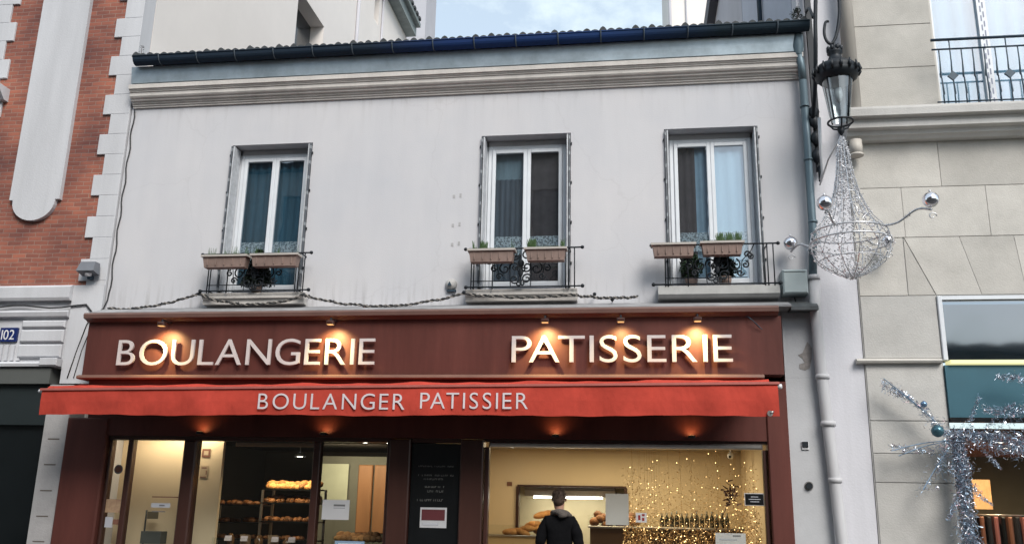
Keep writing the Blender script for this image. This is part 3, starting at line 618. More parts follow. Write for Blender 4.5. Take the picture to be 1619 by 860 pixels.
cr_ = MB(); cr_.tube([(1.58,-1.012,2.735),(1.58,-1.03,2.735)], .035, 10); cr_.tube([(1.58,-1.03,2.735),(1.62,-1.03,2.76)], .012, 6); cr_.build('crank_eye', m_steel, aw)
text_line('BOULANGER', -4.85, -2.90, 2.76, 2.96, -1.016, .003, m_awntext, aw, 'lettering', thin=-.006, gap=.20, single=True)
text_line('PATISSIER', -2.70, -1.33, 2.775, 2.975, -1.016, .003, m_awntext, aw, 'lettering', thin=-.006, gap=.20, single=True)
for lx, wh in ((-6.02, 'over the glazed door at the left'), (-4.23, 'over the right part of the left display'), (-1.06, 'over the left half of the right display'), (.70, 'over the right half of the right display')):
    t = thing('downlight', 'small warm downlight under the awning '+wh, 'light', (lx, -.2, 2.56), 'downlights under the awning')
    b = MB(); b.lathe(lx, -.21, [(.0,2.53),(.045,2.53),(.05,2.52),(.05,2.50),(.0,2.50)], 14); b.box(lx-.02, lx+.02, -.2, -.102, 2.505, 2.525); b.build('housing', m_iron, t)
    b = MB(); b.lathe(lx, -.21, [(.0,2.533),(.036,2.533),(.036,2.531)], 14); b.build('lens', emat('dim_lens', (1, .62, .25), .35), t)
    spot('glow', (lx, -.20, 2.54), (lx, -.10, 2.70), 2.1, R(160), (1, .45, .18), .9, .02, t)

# ------------------------------------------------------------------ window railings, flower boxes, plants
def railing(a, b, label, xl, xr, seed):
    random.seed(seed)
    t = thing('window_railing', label, 'railing', ((a+b)/2, -.22, 4.5), 'iron railings across the bakery windows')
    r = MB(); zt, zb = 5.085, 4.535; y = -.22
    r.tube([(xl, y, zt), (xr, y, zt)], .012, 6); r.build('top_rail', m_iron, t)
    r = MB(); r.tube([(xl+.02, y, zb), (xr, y, zb)], .011, 6); r.tube([(a, y, zb+.085), (b-.3, y, zb+.085)], .007, 5)
    for X in (a+.02, b-.02): r.tube([(X, y, zb), (X, .0, zb)], .01, 5); r.tube([(X, y, zt), (X, .0, zt)], .01, 5)
    r.build('bottom_rail', m_iron, t)
    f = MB()
    for X in (xl, xr): f.ball((X, y, zt), .026, 8, 6)
    for X in (xl+.02, xr): f.ball((X, y, zb), .028, 8, 6)
    f.build_each('finial', m_iron, t)
    v = MB(); 
    for X in (a+.0, a+.035, a+.30, b-.07, b-.03, b+.05): v.tube([(X, y, zb-.03), (X, y, zt)], .009, 5)
    v.tube([(a+.30, y, zb+.085), (a+.30, y, zb)], .008, 5)
    v.build_each('bar', m_iron, t)
    s = MB()
    def scroll(cx, cz, r0, turns, dirn, st):
        pts = []
        for k in range(18):
            u = k/17; rr = r0*(1-u*.8); an = st+dirn*turns*2*math.pi*u; pts.append((cx+rr*math.cos(an), y, cz+rr*math.sin(an)))
        s.tube(pts, .0115, 5)
    mid = (a+b)/2
    for sg in (-1, 1):
        for k in range(3): scroll(mid+sg*.085, zb+.11+k*.17, .075, 1.3, sg, math.pi*.5*(k % 2)*2+.4)
        scroll(mid+sg*.22, zb+.26, .09, 1.2, -sg, 1.2); scroll(mid+sg*.40, zb+.40, .06, 1.1, sg, -.8)
        s.tube([(mid+sg*.30, y, zb+.1), (mid+sg*.33, y, zb+.32), (mid+sg*.45, y, zb+.45), (mid+sg*.5, y, zt)], .007, 4)
        for q_ in range(3): scroll(mid+sg*(.30+.07*q_), zb+.15+.11*q_, .05, 1.2, -sg, q_*1.3)
        for q_ in range(2): scroll(mid+sg*.03, zb+.05+.2*q_, .045, 1.1, sg, q_*2+1)
        s.tube([(mid+sg*.14, y, zb), (mid+sg*.15, y, zb+.25), (mid+sg*.10, y, zt)], .007, 4)
    s.ball((mid, y, zt-.22), .05, 8, 6, (1, .3, 1.2)); s.ball((mid, y, zb+.2), .045, 8, 6, (.8, .3, 1.4))
    s.build('scroll_panel', m_iron, t); return t
railing(-6.14, -4.74, 'black scrolled iron railing across the left window, with a conifer behind it', -6.26, -4.60, 1)
railing(-2.25, -.86, 'black scrolled iron railing across the middle window of three', -2.34, -.70, 2)
railing(.42, 1.80, 'black scrolled iron railing across the right window, over the pale stone sill', .24, 1.92, 3)
from mathutils import noise as mnoise
def flower_box(x0, x1, z0, label, green, seed, tilt=0):
    random.seed(seed)
    t = thing('flower_box', label, 'flower box', ((x0+x1)/2, -.33, z0), 'flower boxes hung on the window railings')
    b = MB(); y0, y1 = -.41, -.25; z0 += .025; z1 = z0+.175; i = .025
    b.add([(x0+i,y0+i,z0),(x1-i,y0+i,z0),(x1-i,y1-.01,z0),(x0+i,y1-.01,z0),(x0,y0,z1),(x1,y0,z1),(x1,y1,z1),(x0,y1,z1),(x0+.012,y0+.012,z1),(x1-.012,y0+.012,z1),(x1-.012,y1-.012,z1),(x0+.012,y1-.012,z1)],
          [(0,3,2,1),(0,1,5,4),(1,2,6,5),(2,3,7,6),(3,0,4,7),(4,5,9,8),(5,6,10,9),(6,7,11,10),(7,4,8,11)])
    for k in range(5):
        X = x0+.08+(x1-x0-.16)*k/4; b.box(X-.006, X+.006, y0+.003, y0+.02, z0+.03, z1-.03)
    b.build('trough', m_pot, t)
    MB().box(x0-.02, x1+.02, y0-.02, y0+.002, z1-.025, z1+.004).box(x0-.02, x0, y0+.004, y1, z1-.025, z1+.004).box(x1, x1+.02, y0+.004, y1, z1-.025, z1+.004).build('rim', m_potrim, t)
    MB().box(x0+.014, x1-.014, y0+.014, y1-.014, z1-.05, z1-.03).build('soil', m_soil, t)
    if green:
        l = MB()
        for k in range(int(1300*green)):
            X = random.uniform(x0+.02, x1-.02); Y = random.uniform(y0+.03, y1-.02); h = random.uniform(.03, .12)*(1.5 if mnoise.noise(Vector((X*9, seed, 0))) > .05 else .55)
            dx, dy = random.uniform(-.03, .03), random.uniform(-.03, .03); wd = .004
            l.add([(X-wd, Y, z1-.03), (X+wd, Y, z1-.03), (X+dx+wd*.4, Y+dy, z1-.03+h), (X+dx-wd*.4, Y+dy, z1-.03+h)], [(0,1,2,3)])
        l.build('foliage', m_leaf, t)
G = 'flower boxes hung on the window railings'
flower_box(-6.16, -5.50, 4.82, 'bare terracotta flower box on the left side of the left window railing', .12, 1)
flower_box(-5.42, -4.74, 4.825, 'nearly bare terracotta flower box on the right side of the left window railing', .10, 2)
flower_box(-2.26, -1.63, 4.83, 'flower box with sparse green grass, left one at the middle window', .7, 3)
flower_box(-1.47, -.92, 4.835, 'flower box full of bright green grass, right one at the middle window', 1.3, 4)
flower_box(.25, .81, 4.86, 'empty terracotta flower box at the left end of the right window railing', 0, 5)
flower_box(.90, 1.44, 4.87, 'flower box with short green sprouts, in the centre of the right window railing', .9, 6)
def bush(name, cx, cy, z0, h, r, label, cat, m, n=900, conic=True, pot=True, seed=1):
    random.seed(seed); t = thing(name, label, cat, (cx, cy, z0))
    MB().lathe(cx, cy, [(.0,z0),(.07,z0),(.09,z0+.12),(.08,z0+.12),(.0,z0+.10)], 14).build('pot', m_pot, t)
    MB().tube([(cx, cy, z0+.1), (cx, cy, z0+h*.85)], .008, 5).build('stem', m_brownw, t)
    l = MB()
    for k in range(n):
        u = random.random()**.8; rr = r*(1-u*.85 if conic else math.sin(math.pi*min(1, u*.9+.1))**.6); a_ = random.random()*6.283; q = rr*math.sqrt(random.uniform(.15, 1))*random.uniform(.8, 1.15)
        l.shard((cx+q*math.cos(a_), cy+q*math.sin(a_)*.55, z0+.1+u*(h-.1)), random.uniform(.03, .07), .014)
    l.build('foliage', m, t)
bush('potted_conifer', -5.44, -.10, 4.54, .62, .24, 'small dark potted conifer standing on the left window sill between two flower boxes', 'conifer', m_darkleaf, 5200)
bush('potted_plant', 1.22, -.10, 4.535, .42, .15, 'dark bushy potted plant behind the scrolls of the right window railing', 'potted plant', m_darkleaf, 800, False, seed=2)
bush('potted_plant', .78, .06, 4.56, .5, .16, 'leafy dark green potted plant low behind the left of the right window railing', 'potted plant', mat('mid_leaf', (.02,.05,.02), .7, var=.5, scale=20), 500, False, seed=3)

# ------------------------------------------------------------------ rope light swags and cables on the facade
def sag(p, q, d, n=14, wig=.01):
    p, q = Vector(p), Vector(q); return [p.lerp(q, i/n)-Vector((0, 0, d*4*(i/n)*(1-i/n)))+Vector((0, random.uniform(-wig, wig), random.uniform(-wig, wig))) for i in range(n+1)]
random.seed(8)
rope = thing('rope_light', 'sagging twisted rope light strung along the wall under the three upper windows', 'rope light', (-3, -.1, 4.3))
Y = -.20
path = sag((-7.75, -.05, 4.33), (-6.26, Y, 4.50), .07)+sag((-6.26, Y, 4.50), (-4.67, Y, 4.46), .15)[1:]+sag((-4.67, Y, 4.46), (-2.35, Y, 4.46), .17, 22)[1:]+sag((-2.35, Y, 4.46), (-.85, Y, 4.42), .05)[1:]+sag((-.85, Y, 4.42), (.05, Y, 4.37), .03)[1:]
dense = []
for i in range(len(path)-1):
    for k in range(6): dense.append(path[i].lerp(path[i+1], k/6))
for off, nm, mt, rr in ((0, 'strand', m_rope, .010), (math.pi, 'strand', m_ropedark, .011)):
    pts = [p+Vector((0, .010*math.cos(i*.75+off), .012*math.sin(i*.75+off))) for i, p in enumerate(dense)]
    MB().tube(pts, rr, 5).build(nm, mt, rope)
b = MB()
for i in range(3, len(dense), 7):
    p = dense[i]; d = Vector((.035, 0, random.uniform(-.02, .02))); b.tube([p-d, p+d], .011, 5)
b.build('lamp_sleeve', m_ropedark, rope)
b = MB()
for p in ((-6.26, Y, 4.50), (-4.67, Y, 4.47), (-2.35, Y, 4.47), (-.54, -.12, 4.44), (-.30, -.12, 4.36)):
    b.tube([p, (p[0], .0, p[2])], .008, 5); b.ball(p, .026, 8, 6)
b.build_each('hook', m_iron, rope)
c = MB(); c.tube([(-7.79+.015*math.sin(k*1.3), -.012, 7.55-k*.11) for k in range(29)]+[(-7.84,-.05,4.30),(-7.95,-.06,4.24)], .011, 5)
tag(c.build('wall_cable', m_ropedark), 'thin dark cable running down the joint between brick house and bakery wall', 'cable')
c = MB()
c.tube([(-9.9,-.07,4.36)]+[(-9.5+k*.2, -.07, 4.37+.025*math.sin(k*1.1)) for k in range(8)]+[(-7.95,-.07,4.24),(-7.84,-.05,4.32)], .012, 5)
c.tube([(-7.95,-.07,4.22),(-8.05,-.06,4.1),(-8.16,-.05,3.7),(-8.24,-.06,3.3)], .009, 5)
c.tube([(-7.90,-.07,4.22),(-7.96,-.06,4.1),(-8.08,-.05,3.7),(-8.14,-.06,3.3)], .007, 5)
tag(c.build('ledge_cable', m_ropedark), 'loose dark cables lying on the ledge below the brick and dropping to the awning end', 'cable')

# small fixtures
t = thing('junction_box', 'grey-green electrical box at the right end of the right window sill', 'electrical box', (2.11, -.15, 4.37))
MB().bev(1.95, 2.27, -.24, -.003, 4.385, 4.715, .02).build('cover', m_box, t); MB().bev(1.97, 2.25, -.25, -.241, 4.68, 4.70, .002).build('lid_lip', m_box, t)
c = MB().tube([(2.11,-.1,4.36),(2.13,-.1,4.28),(2.3,-.1,4.25)], .012, 5); c.build('conduit', m_ropedark, t)
t = thing('alarm_siren', 'small round weathered alarm bell on the wall left of the middle window', 'alarm', (-2.57, 0, 4.52))
b = MB(); b.smooth = True
for r0, y_ in ((.085, 0),): 
    prof = [(.085,0),(.085,.03),(.07,.06),(.03,.085),(0,.09)]
    o = len(b.v)
    for r_, d in prof:
        for k in range(16): b.v.append(Vector((-2.57+r_*math.cos(k*math.pi/8), -d, 4.63+r_*math.sin(k*math.pi/8))))
    for i in range(4):
        for k in range(16): b.f.append([o+i*16+k, o+i*16+(k+1) % 16, o+(i+1)*16+(k+1) % 16, o+(i+1)*16+k]); b.m.append(0); b.sm.append(True)
b.build('bell', mat('weathered_white', (.45,.44,.43), .6, var=.3, scale=14), t)
MB().prism([(-2.61,4.60),(-2.55,4.60),(-2.58,4.66)], -.10, -.088).build('emblem', m_irongrey, t)
MB().box(-2.63, -2.50, -.05, 0, 4.525, 4.548).build('base_plate', m_irongrey, t)
t = thing('wall_plug', 'small square dark socket on the white pier under the awning end', 'socket', (2.13, -.03, 2.42))
MB().bev(2.09, 2.18, -.05, -.031, 2.38, 2.48, .004).build('socket_plate', m_enwhite, t); MB().bev(2.10, 2.17, -.07, -.051, 2.41, 2.48, .004).build('socket_cap', m_iron, t)
t = thing('wall_vent', 'small round black pipe end on the white pier beside the downpipe', 'vent', (2.16, -.03, 1.9))
MB().tube([(2.15,-.031,1.93),(2.15,-.07,1.93)], .042, 12).build('pipe_end', m_iron, t); MB().tube([(2.15,-.0312,1.93),(2.15,-.04,1.93)], .055, 12).build_each('collar', m_steel, t)

# ------------------------------------------------------------------ bakery interior
random.seed(21)
area('ceiling_glow', (-.3, 2.2, 2.58), (-.3, 2.2, 0), 56, 2.6, 1.8, (1, .80, .50))
area('door_side_glow', (-6.75, .30, 2.56), (-6.8, .48, 1.5), 11, 1.5, .25, (1, .82, .58))
area('display_glow', (-5.3, 1.0, 2.3), (-5.4, 1.7, 1.6), 12, 1.0, .3, (1, .74, .42))
area('back_room_glow', (-4.9, 3.0, 2.5), (-4.9, 4.0, 1.7), 18, 1.0, .4, (1, .80, .52))
area('hatch_glow', (-1.2, 4.7, 1.76), (-1.2, 5.1, 1.2), 9, 1.5, .25, (1, .88, .62))
def ceiling_lamp(x, y, r, label, m):
    t = thing('ceiling_lamp', label, 'ceiling lamp', (x, y, 2.56), 'round lamps in the bakery ceiling')
    MB().lathe(x, y, [(r+.025,2.60),(r+.025,2.58),(r,2.575)], 18).build('trim_ring', m_steel, t)
    MB().lathe(x, y, [(r,2.577),(.0,2.572)], 18).build('diffuser', m, t)
ceiling_lamp(-2.1, 3.1, .12, 'white round ceiling lamp at the left of the right display', m_whitelamp)
ceiling_lamp(-4.36, 1.75, .12, 'largest white round ceiling lamp, in the left display', m_whitelamp)
ceiling_lamp(-4.72, 2.0, .035, 'tiny ceiling lamp left of the large round one', m_whitelamp)
ceiling_lamp(-4.44, 2.4, .045, 'small ceiling lamp directly behind the large round one', m_whitelamp)
ceiling_lamp(-4.05, 2.4, .04, 'tiny ceiling lamp nearest the black panel', m_whitelamp)
t = thing('pendant_lamp', 'dark pendant lamp with a white glowing disc in the left display', 'pendant lamp', (-5.35, 1.9, 2.3))
MB().tube([(-5.35,1.9,2.6),(-5.35,1.9,2.36)], .006, 5).build('cord', m_iron, t); MB().lathe(-5.35, 1.9, [(.01,2.38),(.07,2.36),(.09,2.315),(.085,2.31)], 18).build('lamp_shade', m_iron, t)
MB().lathe(-5.35, 1.9, [(.082,2.318),(0,2.305)], 18).build('diffuser', m_whitelamp, t)
MB_ = MB().bev(-5.62, -4.43, .10, .15, 2.355, 2.41, .01); tag(MB_.build('blind_roll', mat('rolled_cream_blind', (.30,.18,.11), .8)), 'rolled cream blind at the top of the left display', 'blind')

def loaf(name, m, sz, label, cat, grp, x, y, z, rz, ry=0):
    key = (name, m.name, sz)
    if key not in LOAF:
        b = MB(); b.ball((0, 0, sz[2]*.6), 1, 12, 8, sz, .05); o = b.build(name, m, None, origin=(0, 0, 0)); LOAF[key] = o
    else: o = LOAF[key].copy(); COL.objects.link(o)
    o.location = (x, y, z); o.rotation_euler = (random.uniform(-.15, .15), ry, rz); s = random.uniform(.95, 1.35); o.scale = (s, s, s)
    tag(o, label, cat, grp)
LOAF = {}
def ordn(k): return ['first', 'second', 'third', 'fourth', 'fifth', 'sixth', 'seventh', 'eighth', 'ninth', 'tenth', 'eleventh', 'twelfth', 'thirteenth', 'fourteenth', 'fifteenth', 'sixteenth'][k]
# racks in left display
def rack(name, x0, x1, y0, y1, zs, label, m=m_black):
    t = thing(name, label, 'shelf', ((x0+x1)/2, (y0+y1)/2, .15))
    for z in zs: MB().box(x0, x1, y0, y1, z-.02, z).build_each('shelf_board', m, t)
    p = MB()
    for X in (x0, x1-.03):
        for Yy in (y0, y1-.03): p.box(X, X+.03, Yy, Yy+.03, .15, max(zs)-.021)
    p.build_each('post', m_steel, t); return t
rack('pastry_rack', -5.62, -4.75, 1.15, 1.6, (.75, 1.06, 1.33, 1.60, 1.80), 'lit black pastry rack right of centre in the left display')
rack('pastry_rack', -6.55, -5.66, 1.30, 1.75, (.75, 1.06, 1.30, 1.56), 'dim black pastry rack beside the cream partition in the left display')
for z, m, nm, lb in ((1.80, m_bread, 'loaf', 'golden crusty loaf on the lit top shelf'), (1.60, m_pastry, 'pastry', 'brown pastry on the second lit shelf'), (1.33, m_pastry, 'pastry', 'pastry on the third lit rack shelf'), (1.06, m_pastry, 'pastry', 'pastry on the fourth lit rack shelf')):
    for k in range(11):
        for r_ in range(2 if z > 1.5 else 1):
            loaf(nm, m, (.075, .05, .04) if nm == 'loaf' else (.055, .04, .035), lb+', '+ordn(k)+' from left, '+('front', 'back')[r_]+' row', nm, nm+'s on the '+lb.split(' on the ')[1], -5.56+k*.075+random.uniform(-.02, .02), 1.25+.12*r_+random.uniform(0, .1), z+.05*r_, random.uniform(0, 3))
for z, lb in ((1.56, 'dim pastry on the top shelf by the partition'), (1.30, 'dim pastry on the second shelf by the partition'), (1.06, 'dim pastry on the third shelf by the partition')):
    for k in range(9): loaf('pastry', m_pastry, (.06, .045, .035), lb+', '+ordn(k)+' from the left', 'pastry', 'pastries on'+lb.split(' on')[1], -6.48+k*.095, 1.42+random.uniform(0, .15), z, random.uniform(0, 3))
for k in range(8):
    X = -6.42+k*.21; b = MB(); h = random.uniform(.13, .24); q = random.uniform(.04, .06)
    if k % 2: b.lathe(X, .62, [(0, .952), (q, .952), (q*1.1, .952+h*.7), (q*.6, .952+h*.85), (q*.6, .952+h), (0, .952+h)], 12)
    else: b.add([(X-q,.60,.952),(X+q,.60,.952),(X+q,.68,.952),(X-q,.68,.952),(X-q*1.2,.59,.952+h),(X+q*1.2,.59,.952+h),(X+q*1.1,.69,.952+h*.93),(X-q*1.1,.69,.952+h*.93)], [(0,3,2,1),(0,1,5,4),(1,2,6,5),(2,3,7,6),(3,0,4,7),(4,5,6,7)])
    if X < -5.9: continue
    o = b.build(('paper_bag', 'jar')[k % 2], mat(('kraft_paper', 'amber_jar')[k % 2], ((.30,.2,.11), (.16,.08,.03))[k % 2], .6 if k % 2 == 0 else .15)); tag(o, ('brown paper bag', 'amber glass jar')[k % 2]+' on the low left display counter, item '+ordn(k)+' from left', ('bag', 'jar')[k % 2], 'bags and jars on the low left counter')
spot('rack_spot', (-5.15, .35, 2.35), (-5.15, 1.3, 1.65), 42, R(58), (1, .80, .48), .7)
# counter with pastries at bottom of both displays
def counter(x0, x1, y0, y1, z, label, m=m_black):
    t = thing('counter', label, 'counter', ((x0+x1)/2, (y0+y1)/2, .15)); MB().box(x0+.03, x1-.03, y0+.03, y1, .152, z-.03).build('base', m, t)
    MB().bev(x0, x1, y0, y1, z-.03, z, .006).build('worktop', m_steel, t); MB().box(x0, x1, y0, y0+.008, z+.002, z+.16).build('glass_guard', m_shopglass, t)
counter(-5.95, -4.5, .35, .8, .95, 'low black counter along the glass of the left display')
counter(-4.25, -3.45, .5, 1.1, 1.0, 'low counter of pastries in the narrow right bay of the left display')
for k in range(16): loaf('bun', m_bread, (.06, .05, .04), 'round bun in the '+('lower', 'upper')[k//9]+' layer in the narrow left bay, '+ordn(k % 9)+' from left', 'bun', 'buns in the narrow bay of the left display', -4.2+.085*(k % 9), .62+.14*(k//9), 1.0+.04*(k//9)+.1, random.uniform(0, 3))
for k in range(15): loaf('tart', m_pastry, (.055, .055, .025), 'small tart on the low left display counter, '+ordn(k)+' from left', 'tart', 'tarts on the low left counter', -5.88+.092*k, .5+random.uniform(0, .15), .95, random.uniform(0, 3))
mtag = mat('price_tag_paper', (.62,.55,.55), .8)
for k, X in enumerate((-5.80, -5.56, -5.1, -4.85)):
    o = MB().add([(X-.05,.52,1.06),(X+.05,.52,1.06),(X+.05,.55,1.13),(X-.05,.55,1.13),(X-.05,.56,1.06),(X+.05,.56,1.06)], [(0,1,2,3),(3,2,5,4),(0,4,5,1),(0,3,4),(1,5,2)]).build('price_tag', mtag)
    tag(o, 'folded white price card among the tarts, '+ordn(k)+' from the left', 'price tag', 'price cards in the left display')
# right display: hood, ovens, bread piles
t = thing('oven_hood', 'stainless steel hood with a strip light seen through the hatch', 'oven hood', (-1.15, 4.5, 1.8))
MB().extx([(4.2,1.90),(4.2,1.955),(5.1,1.955),(5.1,1.80),(4.3,1.80)], -2.0, -.4).build('hood', m_steel, t)
MB().bev(-1.85, -.62, 4.30, 4.40, 1.765, 1.80, .01).build('strip_light', m_whitelamp, t)
counter(-2.6, -1.2, 3.3, 3.75, 1.15, 'cream counter with bread piled against the hatch', mat('counter_front', (.4,.32,.2), .6))
for k in range(26):
    u = random.random(); X = -2.15+u*.95; H = 1.15+.42*max(0, 1-abs(X+1.45)/.6)*random.random()
    loaf('loaf', m_bread, (.13, .06, .05), 'long golden loaf in the heap to the left of the standing person', 'loaf', 'loaves heaped left of the person', X, 3.4+random.uniform(0, .3), H, random.uniform(-.6, .6), random.uniform(-.3, .3))
counter(-.75, 1.55, 1.9, 2.35, 1.35, 'long glass-topped counter behind the fairy lights', mat('counter_front_warm', (.10,.06,.035), .6))
for k in range(18):
    loaf('bun', m_pastry, (.06, .06, .05), 'dark glazed bun right of the person, '+ordn(k//2)+' from left, '+('front', 'back')[k % 2]+' row', 'bun', 'dark buns right of the person', -.65+.05*k*.75, 2.0+.14*(k % 2)+random.uniform(0, .05), 1.37+(.07 if k % 2 else 0)+.05*math.sin(k), random.uniform(0, 3))
random.seed(31)
for k in range(14):
    X = .36+k*.075; h = random.uniform(.16, .21)
    if k == 0:
        bt = MB().lathe(0, 0, [(0,0),(.028,0),(.03,.10),(.026,.13),(.011,.16),(.011,.20),(0,.20)], 10).build('bottle', mat('dark_bottle_glass', (.02,.025,.012), .15, spec=.8), None, origin=(0, 0, 0)); o = bt
    else: o = bt.copy(); COL.objects.link(o)
    o.location = (X, 2.25, 1.352); o.scale = (1.1, 1.1, h/.18*1.1); tag(o, 'dark bottle on the counter behind the fairy lights, '+ordn(k)+' from the left', 'bottle', 'row of dark bottles on the counter')
# hanging fairy lights and gold tinsel
t = thing('fairy_light_curtain', 'golden tinsel and fairy lights hanging in the right half of the right display', 'fairy lights', (.8, .3, 1.1))
ti, bl, wr = MB(), MB(), MB()
for k in range(30):
    X = random.choice([random.uniform(-.12, .25), random.uniform(-.1, 1.55), random.uniform(-.1, 1.55), random.uniform(1.2, 1.55)]); Yy = random.uniform(.12, .6); zb = random.uniform(.95, 1.5)
    wr.tube([(X, Yy, 2.55), (X+random.uniform(-.02, .02), Yy, (2.55+zb)/2), (X, Yy, zb)], .0014, 3)
    z = random.uniform(1.9, 2.4)
    while z > zb:
        if random.random() < (.25 if z > 1.95 else .55): bl.ball((X+random.uniform(-.04, .04), Yy, z), random.uniform(.002, .0048), 6, 4)
        z -= random.uniform(.05, .14)
for k in range(11000):
    X = random.uniform(-.2, 1.58); Yy = random.uniform(.15, .6); z = .85+abs(random.gauss(0, .52))
    edge = 1 if (X > 1.35 or X < .12) else .55
    if z > 2.2 or random.random() > edge: continue
    ti.shard((X, Yy, z), random.uniform(.012, .04), .0045)
for k in range(210): bl.ball((random.uniform(-.2, 1.58), random.uniform(.12, .6), .95+abs(random.gauss(0, .38))), random.uniform(.002, .005), 6, 4)
ti.build('tinsel', m_gold, t); bl.build('fairy_lamp', m_fairy, t); wr.build('wire', m_gold, t)
t = thing('poinsettia_branch', 'dark red leafy branch beside the small black sign', 'branch', (1.22, .3, 1.6)); l = MB(); random.seed(4)
for k in range(60): l.shard((1.22+random.gauss(0, .07), .3+random.gauss(0, .03), 1.82+random.gauss(0, .07)), .07, .014)
l.build('foliage', mat('dark_red_leaf', (.07,.015,.012), .6), t); MB().tube([(1.0,.3,1.35),(1.15,.3,1.65),(1.25,.3,1.85)], .006, 5).build('stem', m_brownw, t)
# notices
def notice(name, x0, x1, z0, z1, y, m, label, cat, marks=(), parent=None):
    t = thing(name, label, cat, ((x0+x1)/2, y, z0)); MB().box(x0, x1, y-.004, y, z0, z1).build('sheet', m, t)
    for (a, b, c, d, mm) in marks: MB().box(a, b, y-.006, y-.0045, c, d).build('print', mm, t)
    return t
m_ink = mat('grey_ink', (.16,.16,.17), .8); m_red = mat('red_print', (.28,.03,.03), .7); m_greyp = mat('pale_grey_print', (.45,.46,.5), .7)
notice('paper_notice', -.42, -.12, 1.40, 1.795, .10, m_paper, 'white sheet hung inside the right display right of the person', 'notice')
n1 = notice('small_sign', 1.36, 1.585, 1.685, 1.82, -.012, m_black, 'small black chalk sign with a pale border at the right edge of the right display', 'sign')
MB().box(1.35, 1.595, -.010, -.006, 1.675, 1.83).build('border', m_paper, n1)
for z, a, b in ((1.78, 1.43, 1.52), (1.75, 1.40, 1.55), (1.72, 1.42, 1.53)): MB().box(a, b, -.0195, -.0185, z, z+.008).build('print', m_greyp, n1)
notice('sticker', -.03, .11, 1.44, 1.56, -.012, m_paper, 'small white sticker with red marks low in the right display', 'sticker', [(-.0, .03, 1.47, 1.53, m_red), (.05, .08, 1.46, 1.50, m_red), (.05, .085, 1.52, 1.545, m_red)])
notice('price_board', .98, 1.36, 1.10, 1.33, .14, m_paper, 'white price board standing low at the right of the right display', 'sign', [(1.03, 1.25, 1.24, 1.26, m_greyp), (1.2, 1.3, 1.29, 1.305, m_ink)])
notice('paper_notice', -4.24, -3.86, 1.39, 1.65, -.012, m_paper, 'white sheet with a grey line taped to the narrow bay of the left display', 'notice', [(-4.08, -3.92, 1.565, 1.59, m_ink), (-4.08, -3.92, 1.535, 1.55, m_greyp)])
notice('blue_sign', -4.03, -3.62, 1.00, 1.12, -.012, mat('pale_blue_print', (.20,.30,.42), .6), 'pale blue sign at the bottom of the narrow bay in the left display', 'sign', [(-3.98, -3.67, 1.06, 1.09, m_paper)])
notice('wall_poster', -5.77, -5.20, 1.66, 2.30, 3.97, mat('mint_poster', (.50,.56,.46), .5), 'large pale green poster on the back wall seen through the narrow left bay', 'poster')
notice('menu_sheet', -7.03, -6.66, 0, 0, 0, m_paper, 'x', 'x') if 0 else None
mb_ = mat('beige_print', (.50,.40,.28), .7); mdk = mat('brown_print', (.20,.09,.06), .7)
n = notice('door_poster', -7.40, -7.165, 1.42, 1.60, -.008, mat('collage_print', (.30,.17,.11), .7, color2=(.50,.36,.22), scale=16), 'brown photo poster on the narrow glass beside the door', 'poster')
notice('round_sticker', -7.33, -7.22, 1.93, 2.06, -.008, mdk, 'dark round sticker high on the narrow glass beside the door', 'sticker') if 0 else None
t = thing('round_sticker', 'dark round sticker high on the narrow glass beside the door', 'sticker', (-7.28, -.01, 2.0)); b = MB().tube([(-7.28,-.004,2.01),(-7.28,-.009,2.01)], .065, 18); b.build('disc', m_ink, t); MB().tube([(-7.28,-.0095,2.01),(-7.28,-.011,2.01)], .045, 18).build('print', mdk, t)
notice('door_notice', -7.38, -7.27, 1.22, 1.36, -.008, m_greyp, 'grey notice low on the narrow glass beside the door', 'notice')
notice('door_notice', -7.26, -7.165, 1.26, 1.33, -.008, mdk, 'brown label below the photo poster beside the door', 'notice')
notice('door_sticker', -6.72, -6.44, 1.50, 1.56, -.008, m_greyp, 'faint grey lettering sticker at the middle of the glazed door', 'sticker', [(-6.72, -6.33, 1.635, 1.65, mdk), (-6.70, -6.5, 1.44, 1.452, m_ink), (-6.6, -6.52, 1.52, 1.54, m_ink)])
notice('partition_sign', -6.33, -6.20, 2.22, 2.34, .545, mdk, 'small brown square notice at the top of the cream partition', 'notice', [(-6.30, -6.23, 2.25, 2.31, mb_)])
notice('partition_notice', -6.33, -6.21, 1.92, 2.10, .545, mb_, 'beige drawn sheet below the brown notice on the cream partition', 'notice', [(-6.31, -6.23, 2.06, 2.075, mdk), (-6.24, -6.225, 1.97, 2.03, mdk), (-6.32, -6.23, 1.93, 1.945, mdk)])
t = thing('door_handle_post', 'dark umbrella-like stand behind the door glass', 'stand', (-6.75, .5, .15))
MB().tube([(-6.98,.35,.15),(-6.98,.35,1.46)], .014, 6).build('post', m_iron, t); MB().bev(-6.96, -6.80, .34, .36, 1.34, 1.44, .004).build('card', mat('olive_card', (.16,.13,.08), .8), t); MB().box(-7.0, -6.7, .30, .48, 1.0, 1.17).build('box', mat('dark_grey_card', (.08,.085,.08), .7), t)
